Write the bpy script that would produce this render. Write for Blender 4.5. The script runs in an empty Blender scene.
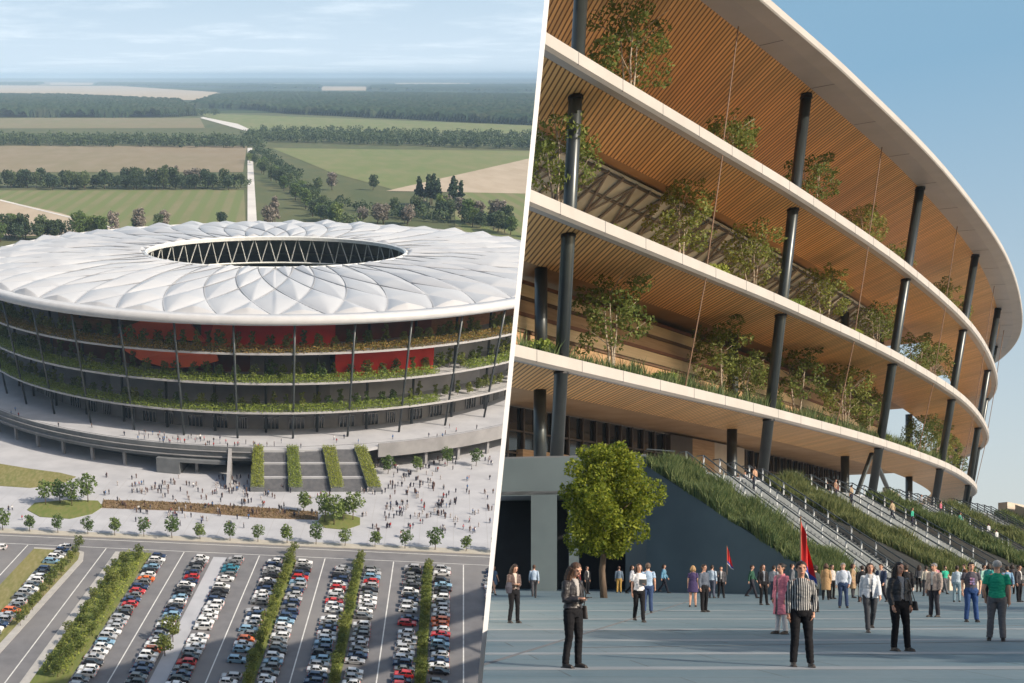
import bpy, bmesh, math, random
import numpy as np
from mathutils import Vector, Matrix, noise
random.seed(7); np.random.seed(7)
SC = bpy.context.scene; COL = SC.collection
R = math.radians
# ------------------------------------------------------------------ camera
EYE = 1.65; FPX = 1150.0; PX, PY = 278.0, 567.0
cd = bpy.data.cameras.new('camera'); cam = bpy.data.objects.new('camera', cd); COL.objects.link(cam)
cam.location = (0, 0, EYE); cam.rotation_euler = (R(90), 0, 0)
cd.sensor_width = 36; cd.lens = FPX/1024*36; cd.shift_x = (512-PX)/1024; cd.shift_y = (PY-341.5)/1024
cd.clip_start = .1; cd.clip_end = 200000
SC.camera = cam
# ------------------------------------------------------------------ sky and sun
SUN = Vector((.66, -.60, .44)).normalized()
W = bpy.data.worlds.new("World"); SC.world = W; W.use_nodes = True
wn = W.node_tree.nodes; wl = W.node_tree.links; wn.clear()
wo = wn.new('ShaderNodeOutputWorld'); bg = wn.new('ShaderNodeBackground'); wl.new(bg.outputs[0], wo.inputs[0])
sky = wn.new('ShaderNodeTexSky'); sky.sky_type = 'NISHITA'; sky.sun_disc = False
sky.sun_elevation = math.asin(SUN.z); sky.sun_rotation = math.atan2(SUN.x, SUN.y)
sky.air_density = 1.0; sky.dust_density = 2.5; sky.ozone_density = 1.4
bg.inputs[1].default_value = 0.13
tc = wn.new('ShaderNodeTexCoord')
def wmath(op, a, b=None, c=None):
    n = wn.new('ShaderNodeMath'); n.operation = op
    for i, v in enumerate((a, b, c)):
        if v is None: continue
        if isinstance(v, (int, float)): n.inputs[i].default_value = v
        else: wl.new(v, n.inputs[i])
    return n.outputs[0]
sx = wn.new('ShaderNodeSeparateXYZ'); wl.new(tc.outputs['Generated'], sx.inputs[0])
EXPOSURE = 0.15
SC.view_settings.view_transform = 'Standard'; SC.view_settings.look = 'None'
SC.view_settings.exposure = EXPOSURE; SC.view_settings.gamma = 1
# thin high cloud over the landscape side of the sky (direction based)
TILT = math.atan2(PY-75, FPX); CT, SN = math.cos(TILT), math.sin(TILT)
upl = wn.new('ShaderNodeVectorMath'); upl.operation = 'DOT_PRODUCT'; wl.new(tc.outputs['Generated'], upl.inputs[0]); upl.inputs[1].default_value = (0, -SN, CT)
fwl = wn.new('ShaderNodeVectorMath'); fwl.operation = 'DOT_PRODUCT'; wl.new(tc.outputs['Generated'], fwl.inputs[0]); fwl.inputs[1].default_value = (0, CT, SN)
upv, fwv = upl.outputs['Value'], fwl.outputs['Value']
cmb = wn.new('ShaderNodeCombineXYZ')
inv = wmath('MAXIMUM', wmath('ADD', upv, .03), .012)
wl.new(wmath('DIVIDE', sx.outputs[0], wmath('ADD', inv, .06)), cmb.inputs[0]); wl.new(wmath('MULTIPLY', wmath('DIVIDE', fwv, inv), .28), cmb.inputs[1])
nz = wn.new('ShaderNodeTexNoise'); wl.new(cmb.outputs[0], nz.inputs[0]); nz.inputs['Scale'].default_value = .8; nz.inputs['Detail'].default_value = 7; nz.inputs['Roughness'].default_value = .62
cr = wn.new('ShaderNodeMapRange'); cr.inputs[1].default_value = .46; cr.inputs[2].default_value = .80; cr.interpolation_type = 'SMOOTHSTEP'; wl.new(nz.outputs[0], cr.inputs[0])
# left side mask by azimuth x/y
az = wmath('DIVIDE', sx.outputs[0], wmath('MAXIMUM', sx.outputs[1], .05))
mk = wn.new('ShaderNodeMapRange'); mk.inputs[1].default_value = .29; mk.inputs[2].default_value = .40; mk.inputs[3].default_value = 1; mk.inputs[4].default_value = 0; wl.new(az, mk.inputs[0])
fr = wn.new('ShaderNodeMapRange'); fr.inputs[1].default_value = 0; fr.inputs[2].default_value = .3; wl.new(sx.outputs[1], fr.inputs[0])
mask = wmath('MULTIPLY', mk.outputs[0], fr.outputs[0])
mp = wn.new('ShaderNodeMapRange'); mp.inputs[1].default_value = -.01; mp.inputs[2].default_value = .10; mp.inputs[3].default_value = .90; mp.inputs[4].default_value = .34; wl.new(upv, mp.inputs[0])
veil = wmath('MINIMUM', wmath('ADD', mp.outputs[0], wmath('MULTIPLY', cr.outputs[0], .62)), .97)
fac = wmath('MULTIPLY', veil, mask)
# paler air low in front of the viewer (the whole forward sky), then the thin cloud veil
rz = wn.new('ShaderNodeMapRange'); rz.inputs[1].default_value = 0; rz.inputs[2].default_value = .36; wl.new(sx.outputs[2], rz.inputs[0])
lowc = wn.new('ShaderNodeMix'); lowc.data_type = 'RGBA'; wl.new(rz.outputs[0], lowc.inputs[0]); lowc.inputs[6].default_value = (5.3, 5.6, 5.5, 1); lowc.inputs[7].default_value = (1.9, 3.45, 4.75, 1)
m0 = wn.new('ShaderNodeMix'); m0.data_type = 'RGBA'; wl.new(wmath('MULTIPLY', fr.outputs[0], .8), m0.inputs[0]); wl.new(sky.outputs[0], m0.inputs[6]); wl.new(lowc.outputs[2], m0.inputs[7])
mixc = wn.new('ShaderNodeMix'); mixc.data_type = 'RGBA'; wl.new(fac, mixc.inputs[0]); wl.new(m0.outputs[2], mixc.inputs[6]); mixc.inputs[7].default_value = (5.6, 6.5, 7.3, 1)
wl.new(mixc.outputs[2], bg.inputs[0])
sd = bpy.data.lights.new('sun', 'SUN'); sd.energy = 4.8; sd.angle = R(.6); sd.color = (1, .87, .71)
so = bpy.data.objects.new('sun', sd); COL.objects.link(so); so.rotation_euler = SUN.to_track_quat('Z', 'Y').to_euler(); so.location = (60, -60, 90)
cy = SC.cycles
cy.max_bounces = 6; cy.diffuse_bounces = 3; cy.glossy_bounces = 3; cy.transmission_bounces = 4; cy.transparent_max_bounces = 8; cy.volume_bounces = 1
cy.caustics_reflective = False; cy.caustics_refractive = False; cy.use_denoising = True; cy.sample_clamp_indirect = 4
try: cy.denoiser = 'OPENIMAGEDENOISE'
except Exception: pass
# ------------------------------------------------------------------ helpers
HL = 125.0
ML = Matrix(((1, 0, 0, 0), (0, CT, -SN, 0), (0, SN, CT, 0), (0, 0, 0, 1)))
ML = Matrix.Translation(Vector((0, 0, EYE)) - ML.to_3x3() @ Vector((0, 0, HL))) @ ML    # the aerial half stands on its own, steeper ground
ML3i = ML.to_3x3().inverted()
I4 = Matrix.Identity(4)
def gl(x, y, w=0.0):
    d = ML3i @ Vector(((x-PX)/FPX, 1, (PY-y)/FPX)); t = (w-HL)/d.z
    return Vector((d.x*t, d.y*t, w))
def pxl(p):
    q = ML @ Vector(p); return PX+FPX*q.x/q.y, PY-FPX*(q.z-EYE)/q.y
def gr(x, Y, z=0.0): return Vector(((x-PX)/FPX*Y, Y, z))
def grf(x, yfeet, z=0.0):
    Y = FPX*(EYE-z)/(yfeet-PY); return gr(x, Y, z)
def tag(o, label=None, cat=None, group=None, kind=None):
    if label: o['label'] = label
    if cat: o['category'] = cat
    if group: o['group'] = group
    if kind: o['kind'] = kind
    return o
def link(name, me, mats=None, parent=None, M=None, color=None):
    if mats is not None:
        me.materials.clear()
        for m in (mats if isinstance(mats, (list, tuple)) else [mats]): me.materials.append(m)
    o = bpy.data.objects.new(name, me); COL.objects.link(o)
    if parent: o.parent = parent
    if M is not None: o.matrix_world = M if not parent else o.matrix_world; 
    if M is not None and parent: o.matrix_local = M
    if color: o.color = (*color, 1)
    return o
def empty(name, M):
    o = bpy.data.objects.new(name, None); COL.objects.link(o); o.matrix_world = M; o.empty_display_size = .2; return o
def T(x, y, z=0, rz=0, s=1.0):
    return Matrix.Translation((x, y, z)) @ Matrix.Rotation(rz, 4, 'Z') @ Matrix.Diagonal((s, s, s, 1))
def dup(o, M, color=None):
    c = o.copy(); COL.objects.link(c); c.matrix_world = M
    if color: c.color = (*color, 1)
    for ch in o.children:
        d = ch.copy(); COL.objects.link(d); d.parent = c
        for g in ch.children:
            e = g.copy(); COL.objects.link(e); e.parent = d
    return c
class MB:
    def __init__(s): s.v = []; s.f = []; s.m = []
    def add(s, vs, fs, mi=0):
        n = len(s.v); s.v += [tuple(v) for v in vs]; s.f += [tuple(i+n for i in f) for f in fs]; s.m += [mi]*len(fs)
    def hexa(s, b, t, mi=0):
        s.add(list(b)+list(t), [(3, 2, 1, 0), (4, 5, 6, 7), (0, 1, 5, 4), (1, 2, 6, 5), (2, 3, 7, 6), (3, 0, 4, 7)], mi)
    def box(s, c, size, rz=0, mi=0):
        cx, cy_, cz = c; a, b, h = size[0]/2, size[1]/2, size[2]/2; cs, sn = math.cos(rz), math.sin(rz)
        P = [(cx+x*cs-y*sn, cy_+x*sn+y*cs) for x, y in ((-a, -b), (a, -b), (a, b), (-a, b))]
        s.hexa([(x, y, cz-h) for x, y in P], [(x, y, cz+h) for x, y in P], mi)
    def prism(s, poly, z0, z1, mi=0):
        n = len(poly)
        s.add([(p[0], p[1], z0) for p in poly]+[(p[0], p[1], z1) for p in poly],
              [tuple(range(n-1, -1, -1)), tuple(range(n, 2*n))]+[(i, (i+1) % n, n+(i+1) % n, n+i) for i in range(n)], mi)
    def tube(s, pts, rad, seg=8, mi=0, sq=None):
        pts = [Vector(p) for p in pts]; n = len(pts); vs = []
        if not isinstance(rad, (list, tuple)): rad = [rad]*n
        for i, p in enumerate(pts):
            t = (pts[min(i+1, n-1)]-pts[max(i-1, 0)]); t = t.normalized() if t.length > 1e-9 else Vector((0, 0, 1))
            ref = Vector((1, 0, 0)) if abs(t.x) < .85 else Vector((0, 1, 0))
            a = (ref-t*ref.dot(t)).normalized(); b = t.cross(a)
            r = rad[i]; rx, ry = (r if isinstance(r, (list, tuple)) else (r, r))
            for k in range(seg):
                an = 2*math.pi*k/seg+(math.pi/seg if sq else 0); vs.append(p+a*math.cos(an)*rx+b*math.sin(an)*ry)
        fs = [(i*seg+k, i*seg+(k+1) % seg, (i+1)*seg+(k+1) % seg, (i+1)*seg+k) for i in range(n-1) for k in range(seg)]
        fs += [tuple(range(seg-1, -1, -1)), tuple((n-1)*seg+k for k in range(seg))]
        s.add(vs, fs, mi)
    def ball(s, c, r, mi=0, seg=10, rings=7):
        if not isinstance(r, (list, tuple)): r = (r, r, r)
        vs = [(c[0], c[1], c[2]-r[2])]
        for i in range(1, rings):
            ph = -math.pi/2+math.pi*i/rings
            for k in range(seg):
                th = 2*math.pi*k/seg; vs.append((c[0]+r[0]*math.cos(ph)*math.cos(th), c[1]+r[1]*math.cos(ph)*math.sin(th), c[2]+r[2]*math.sin(ph)))
        vs.append((c[0], c[1], c[2]+r[2])); L = len(vs)-1
        fs = [(0, 1+(k+1) % seg, 1+k) for k in range(seg)]
        for i in range(rings-2):
            for k in range(seg):
                a = 1+i*seg+k; b = 1+i*seg+(k+1) % seg; fs.append((a, b, b+seg, a+seg))
        fs += [(L, 1+(rings-2)*seg+k, 1+(rings-2)*seg+(k+1) % seg) for k in range(seg)]
        s.add(vs, fs, mi)
    def mesh(s, name='m', smooth=False):
        me = bpy.data.meshes.new(name); me.from_pydata(s.v, [], s.f)
        if any(s.m): me.polygons.foreach_set('material_index', s.m)
        if smooth: me.polygons.foreach_set('use_smooth', [True]*len(me.polygons))
        me.update(); return me
    def build(s, name, mats, parent=None, M=None, smooth=False, color=None):
        return link(name, s.mesh(name, smooth), mats, parent, M, color)
def clean(me, flip=True):
    bm = bmesh.new(); bm.from_mesh(me); bmesh.ops.recalc_face_normals(bm, faces=bm.faces); bm.to_mesh(me); bm.free(); return me
# ------------------------------------------------------------------ materials
MATS = {}
def nodes_of(name):
    m = bpy.data.materials.new(name); m.use_nodes = True; nt = m.node_tree; return m, nt.nodes, nt.links, nt.nodes['Principled BSDF']
def tex(N, L, kind, scale, detail=4, coord='Object', stretch=None, rough=.55):
    t = N.new('ShaderNodeTexCoord'); src = t.outputs[coord]
    if stretch:
        mp = N.new('ShaderNodeMapping'); mp.inputs['Scale'].default_value = stretch[:3]
        if len(stretch) > 3: mp.inputs['Rotation'].default_value = (0, 0, stretch[3])
        L.new(src, mp.inputs[0]); src = mp.outputs[0]
    n = N.new('ShaderNodeTex'+kind); L.new(src, n.inputs['Vector']); n.inputs['Scale'].default_value = scale
    if kind == 'Noise': n.inputs['Detail'].default_value = detail; n.inputs['Roughness'].default_value = rough
    return n
def ramp(N, L, src, a, b, ca, cb):
    mr = N.new('ShaderNodeMapRange'); mr.inputs[1].default_value = a; mr.inputs[2].default_value = b; L.new(src, mr.inputs[0])
    mx = N.new('ShaderNodeMix'); mx.data_type = 'RGBA'; L.new(mr.outputs[0], mx.inputs[0])
    for i, c in ((6, ca), (7, cb)):
        if isinstance(c, tuple): mx.inputs[i].default_value = (*c, 1)
        else: L.new(c, mx.inputs[i])
    return mx.outputs[2]
def mat(name, c1, c2=None, scale=1.0, rough=.7, metal=0, bump=0, bscale=None, spec=.4, stretch=None, detail=4, c3=None, scale3=.1, lo=.35, hi=.65):
    m, N, L, P = nodes_of(name)
    P.inputs['Roughness'].default_value = rough; P.inputs['Metallic'].default_value = metal
    P.inputs['Specular IOR Level'].default_value = spec
    c2 = c2 or tuple(x*.82 for x in c1)
    n = tex(N, L, 'Noise', scale, detail, stretch=stretch); col = ramp(N, L, n.outputs[0], lo, hi, c1, c2)
    if c3:
        n3 = tex(N, L, 'Noise', scale3, 3); col = ramp(N, L, n3.outputs[0], .45, .7, col, c3)
    L.new(col, P.inputs['Base Color'])
    if bump:
        nb = tex(N, L, 'Noise', bscale or scale*6, 5, stretch=stretch); b = N.new('ShaderNodeBump'); b.inputs['Strength'].default_value = bump; L.new(nb.outputs[0], b.inputs['Height']); L.new(b.outputs[0], P.inputs['Normal'])
    MATS[name] = m; return m
def objcol(name, rough=.8, spec=.3, scale=30, amp=.85, coat=0, bump=.15):
    m, N, L, P = nodes_of(name); oi = N.new('ShaderNodeObjectInfo')
    n = tex(N, L, 'Noise', scale, 3); mx = N.new('ShaderNodeMix'); mx.data_type = 'RGBA'; mx.blend_type = 'MULTIPLY'; mx.inputs[0].default_value = 1
    cc = ramp(N, L, n.outputs[0], .3, .7, (amp, amp, amp), (1, 1, 1)); L.new(oi.outputs['Color'], mx.inputs[6]); L.new(cc, mx.inputs[7])
    L.new(mx.outputs[2], P.inputs['Base Color']); P.inputs['Roughness'].default_value = rough; P.inputs['Specular IOR Level'].default_value = spec
    P.inputs['Coat Weight'].default_value = coat
    if bump:
        b = N.new('ShaderNodeBump'); b.inputs['Strength'].default_value = bump; b.inputs['Distance'].default_value = .01; L.new(n.outputs[0], b.inputs['Height']); L.new(b.outputs[0], P.inputs['Normal'])
    MATS[name] = m; return m
def leafmat(name, c1, c2, trans=.3, vary=.5, autumn=None):
    m, N, L, P = nodes_of(name); g = N.new('ShaderNodeNewGeometry'); oi = N.new('ShaderNodeObjectInfo')
    col = ramp(N, L, g.outputs['Random Per Island'], 0, 1, c1, c2)
    hs = N.new('ShaderNodeHueSaturation'); L.new(col, hs.inputs['Color'])
    mr = N.new('ShaderNodeMapRange'); L.new(oi.outputs['Random'], mr.inputs[0]); mr.inputs[3].default_value = 1-vary*.5; mr.inputs[4].default_value = 1+vary*.5; L.new(mr.outputs[0], hs.inputs['Value'])
    mh = N.new('ShaderNodeMapRange'); L.new(oi.outputs['Random'], mh.inputs[0]); mh.inputs[3].default_value = .52; mh.inputs[4].default_value = .485; L.new(mh.outputs[0], hs.inputs['Hue'])
    L.new(hs.outputs[0], P.inputs['Base Color']); P.inputs['Roughness'].default_value = .6; P.inputs['Specular IOR Level'].default_value = .25
    tr = N.new('ShaderNodeBsdfTranslucent'); L.new(hs.outputs[0], tr.inputs[0]); mx = N.new('ShaderNodeMixShader'); mx.inputs[0].default_value = trans
    L.new(P.outputs[0], mx.inputs[1]); L.new(tr.outputs[0], mx.inputs[2]); L.new(mx.outputs[0], N['Material Output'].inputs[0])
    MATS[name] = m; return m
def glassmat(name, c, rough=.08, trans=0.0, alpha=1.0):
    m, N, L, P = nodes_of(name); n = tex(N, L, 'Noise', .4, 2)
    L.new(ramp(N, L, n.outputs[0], .3, .7, c, tuple(x*.6 for x in c)), P.inputs['Base Color']); P.inputs['Roughness'].default_value = rough; P.inputs['Specular IOR Level'].default_value = .8
    if alpha < 1: P.inputs['Alpha'].default_value = alpha
    MATS[name] = m; return m
ORD = ['first', 'second', 'third', 'fourth', 'fifth', 'sixth', 'seventh', 'eighth', 'ninth', 'tenth', 'eleventh', 'twelfth', 'thirteenth', 'fourteenth', 'fifteenth', 'sixteenth', 'seventeenth', 'eighteenth', 'nineteenth']
def ordw(i):
    if i < 19: return ORD[i]
    i += 1
    tens = {2: ('twentieth', 'twenty'), 3: ('thirtieth', 'thirty'), 4: ('fortieth', 'forty'), 5: ('fiftieth', 'fifty')}[i//10]
    return tens[0] if i % 10 == 0 else tens[1]+'-'+ORD[i % 10-1]
# ------------------------------------------------------------------ vegetation meshes
def leaf_cloud(mb, centres, n, size, squash=.8, up=.3, shell=.55):
    """n leaf faces spread through the clump volumes given as (centre, radius)"""
    vol = np.array([r**2.3 for _, r in centres]); pr = vol/vol.sum(); idx = np.random.choice(len(centres), n, p=pr)
    C = np.array([tuple(c) for c, _ in centres])[idx]; Rr = np.array([r for _, r in centres])[idx]
    d = np.random.normal(size=(n, 3)); d /= np.linalg.norm(d, axis=1)[:, None]
    rr = Rr*(shell+(1-shell)*np.random.rand(n)**.6)*(0.85+.3*np.random.rand(n))
    P = C+d*rr[:, None]*np.array([1, 1, squash])
    a = np.random.normal(size=(n, 3)); a /= np.linalg.norm(a, axis=1)[:, None]
    nn = d*.6+np.random.normal(size=(n, 3))*.6+np.array([0, 0, up]); b = np.cross(nn, a); b /= np.linalg.norm(b, axis=1)[:, None]
    sz = size*(.6+.8*np.random.rand(n))[:, None]
    q = np.stack([P-a*sz*.5, P-b*sz*.32, P+a*sz*.55, P+b*sz*.32], 1).reshape(-1, 3)
    k = len(mb.v); mb.v += [tuple(x) for x in q.tolist()]; mb.f += [(k+4*i, k+4*i+1, k+4*i+2, k+4*i+3) for i in range(n)]; mb.m += [0]*n
def make_tree(name, h, cr, base, nleaf, lsize, seed, stems=1, clumps=14, shape='round', trunk_r=.12, squash=.8, limbs=True, rc=1.0):
    """returns (trunk mesh, crown mesh) ; base = height where the crown starts"""
    random.seed(seed); np.random.seed(seed); tb = MB(); cents = []
    for s in range(stems):
        a = 2*math.pi*s/max(stems, 1)+random.uniform(-.5, .5); lean = (0 if stems == 1 else random.uniform(.15, .32))*h*.5
        pts = [Vector((0 if stems == 1 else math.cos(a)*.12, 0 if stems == 1 else math.sin(a)*.12, -.05))]
        for k in range(1, 6):
            f = k/5*.86; pts.append(Vector((math.cos(a)*lean*f+random.uniform(-.03, .03)*h*.4, math.sin(a)*lean*f+random.uniform(-.03, .03)*h*.4, h*f)))
        tb.tube(pts, [trunk_r*(1-.16*k) for k in range(6)], 7)
        if limbs:
            for k in range(5 if stems == 1 else 3):
                f = random.uniform(base/h, .8); p0 = pts[0].lerp(pts[-1], f/.86); a2 = random.uniform(0, 6.28)
                L = cr*random.uniform(.5, .8); p1 = p0+Vector((math.cos(a2)*L*.5, math.sin(a2)*L*.5, L*.4)); p2 = p0+Vector((math.cos(a2)*L, math.sin(a2)*L, L*.75))
                tb.tube([p0, p1, p2], [trunk_r*.4, trunk_r*.25, trunk_r*.1], 5)
    for k in range(clumps):
        f = (k+.5)/clumps; z = base+(h-base)*(.08+.84*f)
        if shape == 'round': prof = math.sqrt(max(.05, 1-(2*(f-.45)/1.15)**2))
        elif shape == 'cone': prof = 1.0-.85*f
        elif shape == 'column': prof = .8-.4*f
        else: prof = .75+.3*math.sin(f*3.1)
        a = k*2.4+random.uniform(-.4, .4); rad = cr*prof*random.uniform(.3, .72 if rc == 1 else 1.0)
        cents.append(((math.cos(a)*rad, math.sin(a)*rad, z), cr*rc*random.uniform(.28, .48)*(.6+.5*prof)))
    cb = MB(); leaf_cloud(cb, cents, nleaf, lsize, squash)
    return tb.mesh(name+'_trunk', True), cb.mesh(name+'_crown')
def make_bush(name, r, h, n, lsize, seed):
    random.seed(seed); np.random.seed(seed)
    cents = [((random.uniform(-r, r)*.6, random.uniform(-r, r)*.6, random.uniform(.25, .75)*h), r*random.uniform(.35, .6)) for _ in range(8)]
    cb = MB(); leaf_cloud(cb, cents, n, lsize, .8, shell=.3); return cb.mesh(name)
def grass_mesh(name, pts, bh, bw, per=1):
    """pts: list of (x,y,z) ; one bent blade per point"""
    v = []; f = []
    for (x, y, z) in pts:
        a = random.uniform(0, 6.28); hh = bh*random.uniform(.5, 1.25)*max(.35, .85+.75*noise.noise(Vector((x*.55, y*.55, z*.5)))); w = bw*random.uniform(.6, 1.3); l = hh*random.uniform(.1, .6); b = random.uniform(0, 6.28)
        cx, sy_ = math.cos(a)*w, math.sin(a)*w; k = len(v); lx, ly = math.cos(b)*l, math.sin(b)*l
        v += [(x-cx, y-sy_, z), (x+cx, y+sy_, z), (x+lx*.4+cx*.7, y+ly*.4+sy_*.7, z+hh*.6), (x+lx*.4-cx*.7, y+ly*.4-sy_*.7, z+hh*.6), (x+lx, y+ly, z+hh)]
        f += [(k, k+1, k+2, k+3), (k+3, k+2, k+4)]
    me = bpy.data.meshes.new(name); me.from_pydata(v, [], f); me.update(); return me
def inpoly(p, poly):
    c = False; j = len(poly)-1
    for i in range(len(poly)):
        if (poly[i][1] > p[1]) != (poly[j][1] > p[1]) and p[0] < (poly[j][0]-poly[i][0])*(p[1]-poly[i][1])/(poly[j][1]-poly[i][1])+poly[i][0]: c = not c
        j = i
    return c
# ------------------------------------------------------------------ shared materials
M_pave = mat('pale_paving', (.43, .44, .47), (.36, .37, .40), .12, .85, bump=.05)
M_asph = mat('asphalt', (.175, .175, .185), (.14, .14, .15), .25, .9, c3=(.205, .20, .20), scale3=.03)
M_white = mat('white_paint', (.78, .78, .78), (.66, .66, .66), .8, .6)
M_kerb = mat('kerb_stone', (.42, .41, .39), (.35, .34, .33), .5, .8)
M_conc = mat('dark_concrete', (.16, .17, .18), (.12, .13, .14), .3, .8, bump=.1)
M_conc2 = mat('grey_concrete', (.28, .28, .29), (.22, .22, .23), .2, .8)
M_slab = mat('pale_slab', (.42, .42, .43), (.36, .36, .37), .4, .6)
M_membr = mat('white_membrane', (.47, .485, .51), (.42, .435, .465), .05, .45, spec=.5)
M_steelw = mat('white_steel', (.7, .72, .72), (.6, .62, .62), .5, .4)
M_dark = mat('dark_metal', (.035, .045, .05), (.05, .06, .065), .6, .35, spec=.6)
M_red = mat('red_wall', (.75, .05, .03), (.62, .035, .02), .12, .6)
M_orange = mat('orange_red_wall', (1.0, .20, .08), (.92, .14, .05), .12, .6)
M_seat = mat('dark_green_seats', (.06, .10, .07), (.10, .14, .09), .6, .7, stretch=(1, 1, 3))
M_glassd = glassmat('dark_glass', (.03, .04, .05))
M_leafA = leafmat('leaf_mid', (.085, .14, .04), (.17, .235, .07), .35)
M_leafB = leafmat('leaf_olive', (.10, .14, .035), (.25, .28, .075), .42)
M_leafC = leafmat('leaf_field_trees', (.05, .085, .04), (.11, .15, .065), .3, .8)
M_leafD = leafmat('leaf_dark', (.035, .065, .04), (.07, .11, .055), .2, .4)
M_leafE = leafmat('leaf_bare', (.19, .17, .15), (.28, .25, .21), .2, .4)
M_hedge = leafmat('leaf_hedge', (.20, .26, .05), (.38, .44, .10), .45, .2)
M_bark = mat('bark', (.14, .10, .07), (.07, .05, .035), 6, .9, bump=.4, stretch=(1, 1, .2))
M_birch = mat('pale_bark', (.50, .43, .34), (.20, .15, .11), 5, .8, bump=.2)
# ================================================================== AERIAL HALF: landscape, stadium, forecourt, car park
def sheetL(name, pts, z, m, parent=None):
    b = MB(); b.add([(p[0], p[1], z) for p in pts], [tuple(range(len(pts)))]); me = b.mesh(name); clean(me)
    if me.polygons[0].normal.z < 0: me.flip_normals()
    o = link(name, me, m, parent, ML if not parent else None)
    if not parent: tag(o, kind='structure')
    return o
def fieldmat(name, c1, c2, c3, sc=.004, stripes=None):
    m, N, L, P = nodes_of(name); n = tex(N, L, 'Noise', sc, 6, stretch=(1, .35, 1)); col = ramp(N, L, n.outputs[0], .35, .65, c1, c2)
    n2 = tex(N, L, 'Noise', sc*9, 4, stretch=(1, .3, 1)); col = ramp(N, L, n2.outputs[0], .4, .75, col, c3)
    if stripes:
        w = tex(N, L, 'Wave', stripes[0], stretch=(1, .0, 1, stripes[1])); w.inputs['Distortion'].default_value = .3; col = ramp(N, L, w.outputs[0], .3, .7, col, stripes[2])
    L.new(col, P.inputs['Base Color']); P.inputs['Roughness'].default_value = .95; P.inputs['Specular IOR Level'].default_value = .1; return m
# far plain: one sheet with patches of wood and farmland
m, N, L, P = nodes_of('far_plain')
n = tex(N, L, 'Noise', .00042, 8, stretch=(1, .55, 1), rough=.6); c = ramp(N, L, n.outputs[0], .52, .56, (.022, .038, .028), (.19, .19, .13))
n2 = tex(N, L, 'Noise', .0016, 5, stretch=(1, .5, 1)); c = ramp(N, L, n2.outputs[0], .5, .58, c, (.06, .085, .045))
L.new(c, P.inputs['Base Color']); P.inputs['Roughness'].default_value = 1; P.inputs['Specular IOR Level'].default_value = 0
M_plain = m
sheetL('ground', [(-26000, 195), tuple(gl(600, 745).xy), tuple(gl(600, 77.2).xy), (-26000, 52000)], -.6, M_plain)
F_brown = fieldmat('brown_field', (.235, .185, .125), (.205, .18, .115), (.25, .21, .15))
F_pale = fieldmat('pale_stubble', (.40, .33, .25), (.36, .30, .22), (.45, .38, .30))
F_green = fieldmat('green_field', (.135, .175, .065), (.165, .185, .08), (.20, .195, .10))
F_strip = fieldmat('striped_green_field', (.15, .165, .07), (.19, .19, .10), (.21, .19, .11), stripes=(.018, R(8), (.145, .175, .07)))
F_mix = fieldmat('mown_strip', (.19, .17, .10), (.17, .175, .09), (.22, .18, .12))
F_dark = fieldmat('meadow', (.075, .095, .045), (.10, .115, .055), (.12, .12, .06))
def fld(pts, z, m, name='field'): sheetL(name, [gl(x, y) for x, y in pts], z, m)
fld([(-300, 250), (600, 250), (600, 113), (-300, 113)], -.3, F_dark, 'land')
fld([(-300, 100), (250, 100), (215, 92), (120, 86), (-300, 84)], .1, F_pale)
fld([(-60, 84), (60, 85), (70, 82), (-60, 81.5)], .1, F_brown)
fld([(322, 90.5), (366, 90.5), (366, 86.6), (322, 86.4)], .1, F_pale); fld([(50, 85), (92, 85), (94, 82.6), (50, 82.6)], .15, F_pale); fld([(395, 84.6), (470, 84.9), (470, 83), (395, 83)], .15, F_pale)
fld([(-300, 129), (205, 128), (200, 118), (-300, 118)], .0, F_mix)
fld([(196, 113), (545, 126), (600, 130), (600, 137), (545, 134), (246, 130)], .0, F_green)
fld([(-300, 172), (243, 172), (247, 146), (-300, 145)], .0, F_brown)
fld([(272, 148), (600, 152), (600, 190), (395, 190), (330, 172)], .0, F_green)
fld([(386, 191), (600, 195), (600, 142), (545, 155), (470, 172)], .15, F_pale)
fld([(-300, 232), (246, 232), (244, 190), (-300, 191)], .0, F_strip)
fld([(-300, 236), (135, 236), (60, 213), (0, 200), (-300, 160)], .2, F_pale)
fld([(455, 190), (600, 190), (600, 240), (455, 240)], .1, F_strip)
fld([(256, 228), (322, 228), (262, 160), (253, 160)], .05, F_dark)  # dark sheet: shadow beside the diagonal tree belt put into the field colour
M_track = mat('pale_track', (.62, .60, .57), (.52, .50, .48), .02, .9)
sheetL('country_road', [gl(247.5, 240), gl(258, 240), gl(252.2, 148), gl(247.5, 148)], .35, M_track)
sheetL('farm_track', [gl(246, 131), gl(250, 129.5), gl(238, 124), gl(203, 117), gl(200, 118)], .35, M_track)
sheetL('grass_verge_path', [gl(0, 201), gl(118, 230), gl(122, 230), gl(0, 199.6)], .4, M_track)
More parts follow.
